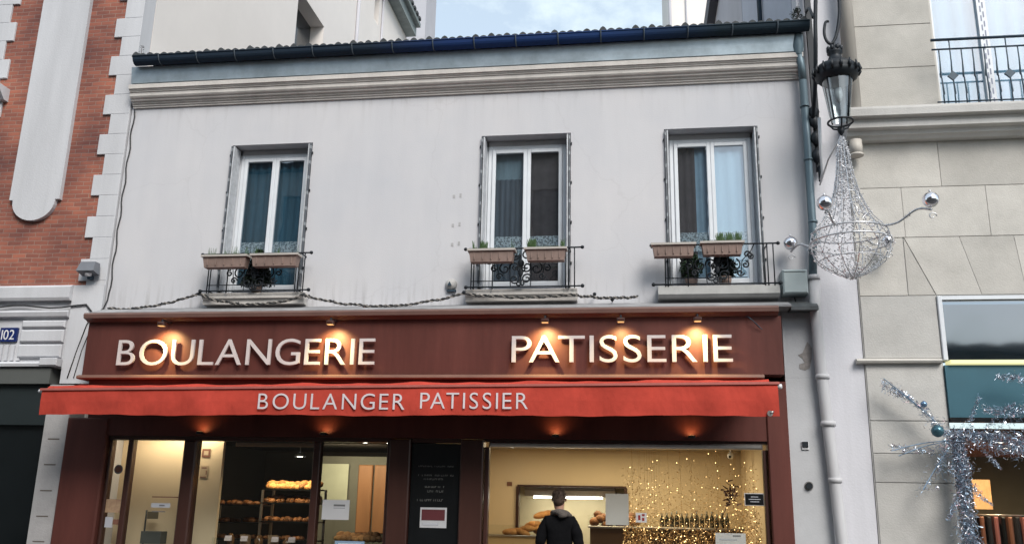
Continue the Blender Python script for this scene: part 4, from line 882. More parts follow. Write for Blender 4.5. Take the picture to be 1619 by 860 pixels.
# black panel writing and its red and white notice
t = thing('red_white_notice', 'white notice with a dark red block on the black panel between the displays', 'notice', (-2.68, -.05, 1.31))
MB().box(-2.87, -2.51, -.047, -.043, 1.315, 1.575).build('sheet', m_paper, t); MB().box(-2.85, -2.535, -.050, -.048, 1.41, 1.548).build('print', mat('dark_red_print', (.10,.02,.025), .6), t); MB().box(-2.84, -2.62, -.050, -.048, 1.345, 1.375).build('print', m_greyp, t)
t = thing('panel_lettering', 'small white lines of opening hours lettering on the black panel', 'lettering', (-2.68, -.042, 1.6)); random.seed(12)
b = MB()
def scribble(x0, x1, z, h):
    X = x0
    while X < x1:
        wd = random.uniform(.008, .022)
        if random.random() > .25:
            k = random.choice((0, 1, 2)); b.box(X, X+.004, -.045, -.0415, z, z+h)
            if k: b.box(X+.0045, X+wd, -.045, -.0415, z+(h*.85 if k == 1 else 0), z+(h if k == 1 else h*.15))
        X += wd+.006
for z, a_, b_, h in ((2.10,-2.92,-2.44,.018),(1.98,-2.92,-2.44,.02),(1.93,-2.84,-2.58,.022),(1.83,-2.82,-2.56,.022),(1.77,-2.82,-2.55,.026),(1.655,-2.92,-2.50,.026)): scribble(a_, b_, z, h)
b.build('lettering', mat('faded_white_lettering', (.20,.20,.19), .7), t)
t = thing('security_camera', 'white dome camera hanging near the top right of the right display', 'camera', (1.42, 2.2, 2.4))
MB().tube([(1.42,2.2,2.6),(1.42,2.2,2.46)], .012, 6).build('stem', m_enwhite, t); MB().ball((1.42, 2.2, 2.42), .05, 12, 8).build('dome', m_enwhite, t); MB().ball((1.405, 2.16, 2.405), .022, 8, 6).build('lens', m_iron, t)
notice('light_switch', -2.29, -2.20, 1.96, 2.03, 3.99, mdk, 'small dark switch on the cream wall beside the hatch', 'switch')

# ------------------------------------------------------------------ left brick house
LX0 = -13.5
lb = thing('brick_house', 'red brick house with white toothed quoins and a round-ended pilaster at the left', 'building', (-10.5, 0, 0))
# brick field, one sheet with toothed ends (teeth of .34 m every .68 m)
def field(x_in, x_out, sgn, phase, y0, y1, z0, z1, mb, other):
    z = z0
    zs = []
    k = math.floor((z0-phase)/.68)
    segs = []
    while True:
        a_ = phase+k*.68; b_ = a_+.34; c_ = a_+.68
        segs += [(a_, b_, x_out), (b_, c_, x_in)]; k += 1
        if c_ > z1: break
    for a_, b_, X in segs:
        a_, b_ = max(a_, z0), min(b_, z1)
        if b_ > a_: mb.box(min(X, other), max(X, other), y0, y1, a_, b_)
ZB, ZT = 4.70, 14.5
b = MB(); b.box(-10.12, -8.32, .0, .3, ZB, ZT)
field(-8.321, -8.18, 1, 5.11, .0, .3, ZB, ZT, b, -8.319)
field(-10.119, -10.25, -1, 5.16, .0, .3, ZB, ZT, b, -10.121)
b.build('brick_wall', m_brick, lb)
q = MB()
k = 0; z = ZB
def quoins(mb, x_in, x_out, outer, phase):
    k = math.floor((ZB-phase)/.68)
    while True:
        a_ = phase+k*.68; b_ = a_+.34; c_ = a_+.68
        for s0, s1, X in ((a_, b_, x_out), (b_, c_, x_in)):
            s0, s1 = max(s0, ZB), min(s1, ZT)
            if s1 > s0: mb.bev(min(X, outer), max(X, outer), -.035, .28, s0, s1, .006)
        k += 1
        if c_ > ZT: break
quoins(q, -8.318, -8.178, -7.86, 5.11); q.build_each('quoin', m_plaster, lb)
q = MB(); quoins(q, -10.122, -10.252, -10.75, 5.16); q.build_each('quoin', m_plaster, lb)
MB().box(LX0, -10.752, 0, .3, ZB, ZT).build('brick_wall', m_brick, lb)
# pilaster with round end
p_ = MB(); pts = [(-9.66, ZT), (-9.66, 6.08), (-9.60, 6.08)]
for k in range(1, 16):
    t_ = math.pi*k/16; pts.append((-9.24-.36*math.cos(t_), 6.06-.32*math.sin(t_)))
pts += [(-8.88, 6.08), (-8.81, 6.08), (-8.81, ZT)]
p_.prism(pts, -.07, .0).build('pilaster', m_plaster, lb)
# ledge, rusticated panel, lower pier
MB().extx([(.3,4.46),(-.10,4.46),(-.12,4.50),(-.12,4.66),(-.06,4.70),(.3,4.70)], LX0, -8.36).build('ledge', m_plaster, lb)
MB().box(-8.358, -7.86, -.05, .3, 3.22, 4.699).build('corner_strip', m_plaster, lb)
c = MB(); c.box(LX0, -8.36, -.02, .3, 3.45, 4.458); c.build('frieze_wall', m_plaster, lb)
c = MB(); c.bev(-9.10, -8.40, -.075, -.021, 3.60, 3.80, .02).bev(-9.10, -8.40, -.075, -.021, 3.83, 4.02, .02).bev(-9.10, -8.40, -.075, -.021, 4.05, 4.16, .02)
c.extx([(-.021,4.20),(-.09,4.22),(-.11,4.28),(-.021,4.33)], LX0, -8.37); c.extx([(-.021,3.46),(-.14,3.46),(-.15,3.50),(-.08,3.54),(-.021,3.55)], LX0, -8.40)
c.bev(-8.66, -8.38, -.16, -.021, 3.47, 3.58, .01); c.build('rusticated_panel', m_plaster, lb)
c = MB()
for k in range(5): c.box(-9.52+k*.10, -9.47+k*.10, -.055, -.021, 3.56, 3.80)
c.build_each('fluted_console', m_plaster, lb)
c = MB()
zs = [.13, 1.01, 1.35, 1.70, 2.06, 2.42, 3.20]
for i in range(len(zs)-1): c.box(-8.49, -8.12, -.06, .3, zs[i], zs[i+1])
c.build('pier', mat('grey_pier_render', (.38,.37,.37), .9, var=.15, scale=3, bump=.2), lb)
c = MB()
for z in zs[1:-1]: c.box(-8.40, -8.22, -.0625, -.058, z-.008, z+.008)
c.build_each('pier_joint', m_joint, lb)
MB().box(LX0, -8.49, -.10, .3, 3.21, 3.44).build('shopfront_header', mat('grey_header', (.09,.095,.09), .7), lb)
MB().box(LX0, -8.495, -.02, .3, 2.62, 3.205).build('shop_fascia', mat('dark_green_black', (.014,.02,.021), .5), lb)
MB().box(LX0, -8.495, .05, .3, .13, 2.615).build('shop_window', mat('unlit_shop_window', (.006,.008,.009), .3), lb)
MB().box(LX0, -7.90, .31, 16.0, .13, 2.0).build('rear_wall_base', m_gable, lb)
# deep side wall seen above the bakery roof, with recessed windows
XW = -7.86
s = MB()
ys = [.30, 6.0, 7.75, 11.75, 12.22, 12.75, 13.35, 16.0]; holes = [(6.0, 7.75, 11.2, 13.53), (11.75, 12.22, 16.15, 18), (12.75, 13.35, 14.0, 15.95)]
zs = [2.002, 11.2, 13.53, 14.0, 15.95, 16.15, 17.6]
for i in range(len(ys)-1):
    for j in range(len(zs)-1):
        cy, cz = (ys[i]+ys[i+1])/2, (zs[j]+zs[j+1])/2
        if any(h[0] < cy < h[1] and h[2] < cz < h[3] for h in holes): continue
        s.box(XW-.7, XW, ys[i], ys[i+1], zs[j], zs[j+1])
s.build('side_wall', m_gable, lb)
MB().box(XW-.75, XW-.66, .3, 16, 2.002, 17.5).build('recess_back', m_darkroom, lb)
s = MB(); s.box(XW-.4, XW-.36, 6.0, 7.75, 11.2, 13.53); s.build('side_window', mat('dark_glass_pane', (.03,.035,.04), .1), lb)
s = MB(); s.box(XW-.2, XW-.15, 12.75, 13.35, 14, 15.95); s.build('side_window', mat('grey_glass_pane', (.25,.28,.33), .2), lb)
s = MB(); s.box(XW-.6, XW+.35, .3, 15.5, 17.62, 17.95); s.box(XW-.6, XW+.5, .3, 15.5, 17.96, 18.1); s.build('side_eave', mat('zinc_eave', (.24,.28,.28), .6, var=.3, scale=3), lb)
s = MB()
for k in range(44): s.box(XW+.35, XW+.56, .5+k*.34, .5+k*.34+.18, 18.102, 18.2)
s.build_each('side_roof_tile', m_rooftile, lb)
s = MB(); s.tube([(XW+.05, 10.15, 8), (XW+.05, 10.15, 17.6)], .05, 8); s.tube([(XW+.04, 12.5, 8), (XW+.04, 12.5, 17.6)], .035, 8); s.build_each('side_downpipe', m_gable2, lb)
ch = thing('rear_chimney', 'pale chimney block with a small cap rising behind the brick house eave', 'chimney', (-7.2, 16.6, 8))
MB().box(-8.2, -7.10, 16.1, 17.6, .13, 16.9).build('stack', m_gable, ch); MB().box(-8.2, -7.35, 16.1, 17.6, 16.902, 24).build('upper_stack', m_gable2, ch); MB().box(-8.25, -6.95, 16.05, 17.7, 16.9+.003, 17.05).build('cap', m_gable, ch)

# number plate and floodlight on the left house
t = thing('house_number_plate', 'small blue enamel plate with white number 102 on the left house', 'number plate', (-9.29, -.06, 3.84))
MB().box(-9.44, -9.16, -.06, -.022, 3.845, 4.055).build('plate', m_blueplate, t)
text_line('102', -9.41, -9.20, 3.875, 4.02, -.0605, .003, m_enwhite, t, 'digits', gap=.08, single=True)
t = thing('floodlight', 'small grey floodlight on the white corner strip below the brick corner', 'floodlight', (-8.06, -.1, 4.8))
MB().add([(-8.22,-.26,4.87),(-7.94,-.26,4.87),(-7.94,-.08,4.83),(-8.22,-.08,4.83),(-8.20,-.20,5.02),(-7.96,-.20,5.02),(-7.96,-.08,5.02),(-8.20,-.08,5.02)], [(0,3,2,1),(4,5,6,7),(0,1,5,4),(1,2,6,5),(2,3,7,6),(3,0,4,7)]).build('housing', mat('grey_flood_housing', (.15,.16,.18), .5), t)
MB().box(-8.10, -8.05, -.14, -.05, 4.77, 4.83).build('bracket', m_irongrey, t); MB().lathe(-8.07, -.17, [(.0,4.80),(.045,4.81),(.05,4.85)], 12).build('sensor', m_enwhite, t)
t = thing('cornice_fragment', 'small white moulded bracket at the far left edge of the brick', 'bracket', (-10.3, -.1, 8.0))
MB().extx([(.0,7.80),(-.10,7.80),(-.25,7.95),(-.25,8.02),(0,8.02)], -10.9, -10.04).build('moulding', m_plaster, t)
# person-height red and grey thing at the bottom left corner: a parked scooter's top case and mirror
t = thing('parked_scooter', 'grey and red scooter parked in front of the dark shop at the left edge', 'scooter', (-8.75, -1.1, .13))
MB().extx([(-1.5,.75),(-1.42,1.0),(-1.25,1.05),(-1.15,.8),(-.75,.8),(-.55,.62),(-.5,.42),(-1.3,.35)], -9.2, -8.85).build('body', mat('red_scooter_paint', (.42,.02,.03), .25), t)
MB().bev(-9.28, -8.80, -1.15, -.55, .84, 1.10, .05).build('top_case', mat('dark_grey_case', (.06,.06,.065), .5), t)
MB().extx([(-1.52,1.0),(-1.50,1.45),(-1.44,1.62),(-1.42,1.45),(-1.42,1.0)], -9.25, -8.80).build('windshield', mat('grey_screen_plastic', (.22,.23,.24), .3), t)
for yy in (-1.55, -.55):
    wv = MB(); ringp = [(-9.02, yy+.22*math.cos(k*math.pi/8), .36+.22*math.sin(k*math.pi/8)) for k in range(16)]; wv.tube(ringp, .05, 8, True)
    wo = wv.build('wheel', m_black, t); hb = MB(); hb.tube([(-9.06,yy,.36),(-8.98,yy,.36)], .15, 14); hb.build('rim', m_steel, wo)
MB().tube([(-9.02,-1.45,.95),(-9.02,-1.4,1.1),(-9.3,-1.36,1.16)], .014, 6).tube([(-9.02,-1.4,1.1),(-8.74,-1.36,1.16)], .014, 6).build('handlebar', m_iron, t)
MB().tube([(-8.80,-1.38,1.14),(-8.76,-1.40,1.34)], .007, 5).ball((-8.76,-1.40,1.38), .06, 10, 6, (1,.3,.7)).build('mirror', m_iron, t)

# ------------------------------------------------------------------ right stone building
rbld = thing('stone_building', 'beige stone building with a jutting slab cornice, balcony and shop at the right', 'building', (5.5, 0, 0))
RX1 = 9.0
SW = (3.93, RX1, .13, 4.385)
MB().slab(2.96, RX1, .13, 6.62, .02, .4, [(3.93, RX1-.5, .6, 4.385)]).build('stone_wall', m_stone2, rbld)
MB().slab(3.10, RX1, 6.92, 14.5, .03, .4, [(4.27, RX1-.5, 6.99, 10.5)]).build('upper_stone_wall', m_stone, rbld)
MB().box(2.43, 2.955, .035, .4, .13, 6.62).box(2.43, 3.095, .06, .4, 6.621, 14.5).build('return_strip', mat('grey_return_render', (.60,.60,.64), .9, var=.15, scale=2, bump=.15, streak=True), rbld)
# facing blocks stand slightly proud with real joints between
def blocks(rows, y0, m, name, x_min, x_max, seed):
    random.seed(seed); b_ = MB()
    for z0_, z1_, xs in rows:
        xs = [x_min]+[x for x in xs if x_min < x < x_max]+[x_max]
        for i in range(len(xs)-1): b_.bev(xs[i]+.002, xs[i+1]-.002, y0-random.uniform(0, .004), .019 if y0 < .019 else .029, z0_+.001, z1_-.001, .004)
    return b_.build_each(name, m, rbld)
j = .0
blocks([(5.905, 6.60, [4.15, 5.3]), (5.195, 5.9, [3.62, 4.70, 5.8]), ], .008, m_stone, 'stone_block', 2.97, 6.5, 5)
blocks([(4.395, 5.19, [])], .009, m_stone, 'stone_block', 2.97, 3.58, 7)
# flat arch voussoirs over the shop window
va = MB(); bx_ = [3.935, 4.50, 5.05, 5.6, 6.15, 6.7]; tx_ = [3.60, 4.30, 4.98, 5.66, 6.34, 7.0]
va.prism([(3.59, 4.40), (3.925, 4.40), (3.592, 5.19)], .009, .019)
for k in range(5):
    va.prism([(bx_[k]+.003, 4.40), (bx_[k+1]-.003, 4.40), (tx_[k+1]-.003, 5.19), (tx_[k]+.003, 5.19)], .008, .019)
va.build_each('voussoir', m_stone, rbld)
blocks([(3.56, 4.39, []), (2.76, 3.49, []), (2.35, 2.75, []), (1.99, 2.345, []), (.9, 1.985, [])], .009, m_stone2, 'stone_block', 2.97, 3.92, 9)
blocks([(6.94, 7.70, []), (7.705, 8.37, []), (8.375, 9.1, [])], .019, m_stone, 'stone_block', 3.12, 4.25, 11)
MB().extx([(.02,3.485),(-.06,3.495),(-.075,3.52),(-.05,3.545),(.02,3.56)], 2.85, 3.90).build('string_course', m_stone, rbld)
MB().extx([(.02,6.56),(-.10,6.565),(-.14,6.60),(-.17,6.61),(-.19,6.67),(-.28,6.68),(-.29,6.745),(-.27,6.75),(-.28,6.80),(-.38,6.81),(-.40,6.90),(-.40,6.93),(.03,6.94)], 2.93, RX1).build('slab_cornice', m_stone3, rbld)
# upper french window with pale blue curtains
uw = MB(); uw.box(4.272, 4.35, .20, .27, 6.99, 10.4).box(4.95, 5.07, .17, .27, 6.99, 10.4).box(5.7, 5.8, .20, .27, 6.99, 10.4)
uw_o = uw.build('french_window', m_pvc, rbld)
MB().box(4.352, 4.948, .22, .23, 6.99, 10.4).box(5.072, 5.698, .22, .23, 6.99, 10.4).build_each('pane', glass('sky_reflecting_glass', (.9,.96,1), 2.0, base=.18), uw_o)
m_bluecur = mat('pale_blue_curtain', (.42, .66, .82), .9, var=.15, scale=3, streak=True)
pleat(MB(), 4.30, 5.8, .31, 6.99, 10.4, .035, .24).build('curtain', m_bluecur, uw_o)
la = MB()
for k in range(22): la.box(4.985, 5.0, .165, .169, 7.1+k*.15, 7.19+k*.15); la.box(5.02, 5.035, .165, .169, 7.16+k*.15, 7.25+k*.15)
la.build('espagnolette_pattern', mat('lilac_grey', (.25,.27,.36), .6), uw_o)
MB().box(4.0, 8.9, .42, .5, 6.9, 10.6).build('room_backing', m_darkroom, rbld)
# balcony railing
br = thing('balcony_railing', 'dark blue-grey iron balustrade standing on the stone slab at the top right', 'railing', (5.3, -.30, 6.94))
for z, r_ in ((7.93, .022), (7.785, .014), (7.0, .012)):
    MB().tube([(4.11, -.30, z), (7.5, -.30, z+.0)], r_, 6).build_each('rail', m_irongrey, br)
for k in range(23):
    X = 4.20+k*.145; b = MB()
    b.tube([(X, -.30, 6.94), (X, -.30, 7.10), (X+.008, -.30, 7.12), (X, -.30, 7.35), (X-.008, -.30, 7.37), (X, -.30, 7.60), (X, -.30, 7.785 if (k-6) % 5 else 7.93)], [.011, .009, .014, .009, .014, .009, .009], 5)
    if (k-6) % 5 == 0:
        b.prism([(X-.07,7.38),(X,7.31),(X+.07,7.38),(X,7.45)], -.315, -.285)
    b.build('baluster', m_irongrey, br)
# shop of the stone building
shp = MB(); shp.bev(3.932, 3.99, -.02, .12, 3.53, 4.38, .008).box(3.99, 8.4, -.01, .12, 4.33, 4.38)
tw = shp.build('transom_window', m_pvc, rbld)
MB().box(3.99, 8.4, .04, .05, 3.55, 4.33).build('pane', glass('blue_shop_glass', (.35,.45,.52), 2.2, .05, base=.12), tw)
MB().box(3.99, 8.4, .3, .34, 3.55, 4.33).build('blind', mat('slate_blue_blind', (.14,.20,.25), .8, var=.25, scale=2), tw)
MB().bev(3.99, 8.4, -.08, .12, 3.47, 3.525, .01).build('light_strip', emat('yellow_strip_glow', (.85, .80, .42), .55), rbld)
MB().box(3.932, 8.4, -.03, .1, 2.80, 3.465).build('teal_fascia', mat('teal_paint', (.035, .115, .155), .45, var=.12, scale=1.5), rbld)
MB().box(3.932, 8.4, -.06, .1, 2.745, 2.797).build('fascia_lip', m_black, rbld)
MB().box(3.3, 8.6, .41, 4.8, 2.60, 2.7).build('shop_ceiling', mat('orange_brown_ceiling', (.30,.11,.05), .7), rbld)
MB().box(3.3, 8.6, 4.8, 4.9, .13, 2.7).box(3.2, 3.3, .41, 4.8, .13, 2.7).build('shop_back_wall', mat('olive_wall', (.13,.11,.07), .8), rbld)
MB().box(3.3, 8.6, .3, 4.8, .115, .135).build('shop_floor', m_tile, rbld)
MB().box(3.932, 8.4, .12, .13, .6, 2.74).build('shop_glass', m_shopglass, rbld)
spot('boutique_spot', (4.95, 1.2, 2.53), (5.0, 1.6, 0), 70, R(150), (1, .70, .42), .8, .03)
spot('boutique_spot', (5.45, 2.3, 2.53), (5.3, 3.2, 0), 110, R(150), (1, .76, .48), .8, .03)
spot('poster_spot', (4.99, 1.5, 2.3), (4.99, 2.2, 1.9), 14, R(60), (1, .70, .42), .8, .02)
for k, (X, Yy) in enumerate(((4.95, 1.2), (5.45, 2.3))):
    t = thing('ceiling_spot', ('small lamp in the orange-brown boutique ceiling, nearest the garland column', 'brighter lamp in the boutique ceiling at the right edge')[k], 'ceiling lamp', (X, Yy, 2.55))
    MB().lathe(X, Yy, [(.07,2.6),(.07,2.585),(.0,2.582)], 14).build('diffuser', m_whitelamp, t); MB().lathe(X, Yy, [(.09,2.6),(.09,2.58),(.07,2.58)], 14).build('trim_ring', m_steel, t)
mann = mat('skin_tone_print', (.45,.25,.16), .6)
notice('lit_poster', 4.87, 5.12, 1.70, 2.12, 2.2, mat('warm_photo_print', (.62,.36,.17), .5, color2=(.75,.55,.3), scale=9), 'warm golden poster standing inside the boutique', 'poster')
t = thing('clothes_rail', 'rail of dark garments under the golden poster in the boutique', 'clothes rail', (5.1, 2.1, .13))
MB().tube([(4.7,2.1,1.62),(5.6,2.1,1.62)], .012, 6).tube([(4.7,2.1,.13),(4.7,2.1,1.62)], .012, 6).tube([(5.6,2.1,.13),(5.6,2.1,1.62)], .012, 6).build_each('rail', m_steel, t)
random.seed(6)
for k in range(9):
    X = 4.76+k*.095; h = random.uniform(.7, .95); MB().bev(X-.03, X+.03, 1.9, 2.3, 1.60-h, 1.60, .02).build('garment', [m_black, mdk, m_trouser, mat('rose_cloth', (.30,.12,.12), .8)][k % 4], t)

# ------------------------------------------------------------------ rear building above the roof at right
rr_ = thing('rear_block', 'pale blue-grey house backs with a dark sloping eave above the bakery roof at the right', 'building', (3, 12, 0))
MB().box(2.43, 3.4, 5.8, 15.4, .13, 15.55).build('wall', m_gable2, rr_)
MB().box(2.20, 2.428, 8.6, 15.4, 15.20, 15.75).build('eave', mat('dark_eave', (.10,.10,.115), .8), rr_)
t = thing('rear_tower', 'tall whitish rear wall with a thin vertical pipe at the right edge of the sky', 'building', (4, 19, 0))
MB().box(1.36, 6.0, 15.5, 22, .13, 26).build('wall', m_gable, t); MB().tube([(1.36, 15.42, 8), (1.36, 15.42, 26)], .05, 8).build('pipe', m_gable2, t)
MB().tube([(1.36+.55, 15.45, 8), (1.36+.55, 15.45, 26)], .025, 6).build('cable', m_gable2, t)
t = thing('rear_lightwell', 'bluish-white side wall with a dark pipe and sloping bracket next to the street lamp', 'building', (2.6, 3, 0))
MB().box(2.43, 3.3, .45, 5.75, 4, 16).build('wall', mat('bluish_white_render', (.47,.50,.58), .9, var=.06), t)
MB().tube([(2.38,3.05,8.5),(2.38,3.05,16)], .035, 8).tube([(2.38,3.25,8.5),(2.38,3.25,16)], .02, 6).build('pipe', m_irongrey, t)
MB().add([(2.30,2.0,9.45),(2.42,2.0,9.45),(2.42,2.0,9.60),(2.30,2.0,9.60),(2.30,3.0,10.0),(2.42,3.0,10.0),(2.42,3.0,10.15),(2.30,3.0,10.15)], [(0,3,2,1),(4,5,6,7),(0,1,5,4),(1,2,6,5),(2,3,7,6),(3,0,4,7)]).build('sloping_bracket', mat('grey_blue_bracket', (.2,.22,.28), .7), t)
t = thing('roof_weed', 'small dark weed growing in the gutter corner beside the street lamp', 'plant', (2.36, -.25, 8.28)); l = MB(); random.seed(2)
for k in range(160):
    u = random.random(); l.shard((2.36+random.gauss(0, .07*(1.2-u)), -.25+random.gauss(0, .05), 8.28+u*.28), .05, .008)
l.build('foliage', m_darkleaf, t); MB().tube([(2.36,-.25,8.25),(2.38,-.25,8.55)], .005, 4).build('stem', m_brownw, t)
t = thing('roof_weed', 'thin dry weed at the left end of the gutter', 'plant', (-7.62, -.3, 8.28)); l = MB()
for k in range(26): u = random.random(); l.shard((-7.62+random.gauss(0, .03), -.3+random.gauss(0, .02), 8.28+u*.26), .03, .005)
l.build('foliage', m_darkleaf, t); MB().tube([(-7.62,-.3,8.2),(-7.63,-.3,8.52)], .004, 4).build('stem', m_brownw, t)

# ------------------------------------------------------------------ downpipes
dp = thing('downpipe', 'zinc downpipe that turns pale grey below, in the corner between bakery and stone building', 'downpipe', (2.42, -.1, .13))
MB().lathe(2.36, -.20, [(.075,8.18),(.08,7.98),(.05,7.86)], 14).tube([(2.36,-.20,7.9),(2.40,-.14,7.7),(2.41,-.12,7.5)], .055, 12).build('hopper', m_zincpipe, dp)
MB().tube([(2.41,-.12,7.5),(2.41,-.12,6.4),(2.40,-.12,5.3),(2.36,-.12,4.62)], .055, 12).build('zinc_pipe', m_zincpipe, dp)
MB().tube([(2.37,-.12,4.62),(2.36,-.13,4.2),(2.38,-.13,3.4),(2.44,-.13,2.2),(2.50,-.13,1.0),(2.52,-.13,.13)], .075, 14).build('lower_pipe', m_white_iron, dp)
b = MB()
for z, X, r_ in ((4.62,2.365,.085),(3.30,2.39,.088),(2.70,2.42,.095),(2.0,2.455,.086)): b.tube([(X,-.13,z-.03),(X,-.13,z+.03)], r_, 14)
b.build_each('collar', m_white_iron, dp)
b = MB()
for z in (7.1, 6.3, 5.4): b.tube([(2.41,-.12,z-.015),(2.41,-.12,z+.015)], .066, 12)
b.build_each('zinc_collar', m_zincpipe, dp)
t = thing('cream_pipe', 'thick cream painted pipe beside the street lamp, passing the stone slab cornice', 'pipe', (3.08, -.16, 6.3))
MB().tube([(3.06,-.15,14),(3.06,-.15,6.95)], .10, 16).build('upper_length', m_cream_iron, t)
MB().tube([(3.05,-.12,6.56),(3.05,-.12,6.34)], .085, 16).tube([(3.05,-.12,6.36),(3.05,-.12,6.33)], .09, 16).build('lower_length', m_cream_iron, t)

# ------------------------------------------------------------------ street lamp on bracket
sl = thing('street_lamp', 'ornate black wall lantern hanging from a scrolled iron bracket between the two buildings', 'street lamp', (2.5, -.1, 6.0))
b = MB(); b.box(2.52, 2.60, -.10, -.03, 6.15, 9.3); b.tube([(2.56,-.12,6.2),(2.545,-.12,5.98)], [.035,.02], 8)
for z in (6.35, 6.6, 6.85, 7.0): b.ball((2.52, -.14, z), .07, 8, 6, (1, .8, 1.5), .15)
b.build('wall_plate', m_iron, sl)
b = MB(); arc = [(2.50,-.16,6.9),(2.50,-.45,7.25),(2.505,-.62,7.7),(2.52,-.66,8.1),(2.56,-.68,8.6),(2.62,-.72,8.95),(2.70,-.82,9.02),(2.76,-.9,8.8),(2.79,-.92,8.4),(2.78,-.92,8.05),(2.72,-.92,7.75),(2.65,-.92,7.62),(2.59,-.92,7.66),(2.565,-.92,7.78),(2.59,-.92,7.93),(2.635,-.92,7.95)]
def smooth_path(P, n=5):
    out = []
    for i in range(len(P)-1):
        p0, p1, p2, p3 = [Vector(P[max(0, min(len(P)-1, i+k))]) for k in (-1, 0, 1, 2)]
        for q in range(n):
            t_ = q/n; out.append(.5*((2*p1)+(-p0+p2)*t_+(2*p0-5*p1+4*p2-p3)*t_*t_+(-p0+3*p1-3*p2+p3)*t_**3))
    return out+[Vector(P[-1])]
sp = smooth_path(arc); b.tube(sp, [.030-.012*i/len(sp) for i in range(len(sp))], 8)
b.tube(smooth_path([(2.53,-.10,8.6),(2.52,-.35,8.5),(2.51,-.60,8.2)]), .02, 6); b.build('bracket', m_iron, sl)
CX, CY = 2.68, -.92
b = MB(); b.tube([(CX,CY,7.66),(CX,CY,7.5)], .018, 8)
b.lathe(CX, CY, [(.0,7.60),(.03,7.58),(.05,7.54),(.09,7.52),(.10,7.47),(.07,7.44),(.09,7.40),(.10,7.36),(.15,7.33),(.24,7.28),(.26,7.25)], 20)
for k in range(8):
    a_ = k*math.pi/4+.2; b.ball((CX+.085*math.cos(a_), CY+.085*math.sin(a_), 7.53), .028, 6, 5, (1, 1, 1.5))
b.build('cap', m_iron, sl)
b = MB(); b.lathe(CX, CY, [(.265,7.25),(.285,7.22),(.27,7.19),(.28,7.16),(.265,7.12),(.23,7.08),(.20,7.06),(.19,7.08)], 20)
for k in range(16):
    a_ = k*math.pi/8; b.tube([(CX+.275*math.cos(a_), CY+.275*math.sin(a_), 7.14), (CX+.30*math.cos(a_), CY+.30*math.sin(a_), 7.19), (CX+.285*math.cos(a_), CY+.285*math.sin(a_), 7.27)], [.016,.022,.008], 5)
b.build('crown_ring', m_iron, sl)
for k in range(4):
    a_ = k*math.pi/2+math.pi/4-.1; c_, s_ = math.cos(a_), math.sin(a_)
    MB().tube([(CX+.20*c_, CY+.20*s_, 7.09), (CX+.125*c_, CY+.125*s_, 6.50)], .010, 6).build('glazing_bar', m_iron, sl)
MB().lathe(CX, CY, [(.195,7.07),(.12,6.52)], 24).build('lantern_glass', m_lampglass, sl)
MB().lathe(CX, CY, [(.0,7.05),(.17,7.04),(.19,7.05)], 20).build('reflector', m_enwhite, sl)
MB().lathe(CX, CY, [(.0,6.98),(.05,6.96),(.055,6.86),(.03,6.78),(.0,6.76)], 14).build('bulb', m_enwhite, sl)
b = MB(); b.tube([(CX+.155*math.cos(k*math.pi/12), CY+.155*math.sin(k*math.pi/12), 6.49) for k in range(24)], .014, 6, True)
for k in range(3):
    a_ = k*2.094+.4; b.tube([(CX+.15*math.cos(a_), CY+.15*math.sin(a_), 6.49), (CX+.10*math.cos(a_), CY+.10*math.sin(a_), 6.42), (CX, CY, 6.38)], .012, 6)
b.lathe(CX, CY, [(.0,6.42),(.05,6.40),(.035,6.34),(.012,6.31),(.0,6.28)], 12); b.build('base_ring', m_iron, sl)

# ------------------------------------------------------------------ christmas chandelier
random.seed(77)
chd = thing('christmas_chandelier', 'silver wire and crystal Christmas chandelier with four mirror balls, hanging under the street lamp', 'chandelier', (CX, CY, 4.4))
def rad(z):   # silhouette radius
    P = [(6.30,.02),(6.1,.07),(5.8,.10),(5.5,.16),(5.2,.28),(4.98,.46),(4.80,.50),(4.62,.40),(4.48,.22),(4.41,.04)]
    for (za, ra), (zb, rb_) in zip(P, P[1:]):
        if za >= z >= zb: return ra+(rb_-ra)*(za-z)/(za-zb)
    return .02
wfr = MB(); nR = 12
for k in range(nR):
    a_ = k*2*math.pi/nR; wfr.tube([(CX+rad(z)*math.cos(a_), CY+rad(z)*math.sin(a_), z) for z in [6.28-i*.11 for i in range(17)]+[4.42]], .006, 4)
for z in (5.5, 4.99, 4.86, 4.62): wfr.tube([(CX+rad(z)*math.cos(k*math.pi/12), CY+rad(z)*math.sin(k*math.pi/12), z) for k in range(24)], .011 if z > 4.7 and z < 5.1 else .006, 5, True)
wfr.build('wire_frame', m_wire, chd)
bd = MB(); tw_ = MB()
for k in range(2300):
    z = 4.41+1.85*random.random()**1.25; r_ = rad(z)*(random.uniform(.80, 1.05) if random.random() < .75 else random.uniform(.1, .8)); a_ = random.random()*6.283
    c_ = (CX+r_*math.cos(a_), CY+r_*math.sin(a_), z)
    if k % 2: 
        s_ = random.uniform(.008, .017); bd.add([(c_[0]-s_,c_[1],c_[2]),(c_[0],c_[1]-s_,c_[2]),(c_[0]+s_,c_[1],c_[2]),(c_[0],c_[1]+s_,c_[2]),(c_[0],c_[1],c_[2]+s_*1.3),(c_[0],c_[1],c_[2]-s_*1.3)], [(0,1,4),(1,2,4),(2,3,4),(3,0,4),(1,0,5),(2,1,5),(3,2,5),(0,3,5)])
    else: tw_.shard(c_, random.uniform(.03, .08), .004)
bd.build('crystal_beads', m_crystal, chd); tw_.build('tinsel_thread', m_wire, chd)
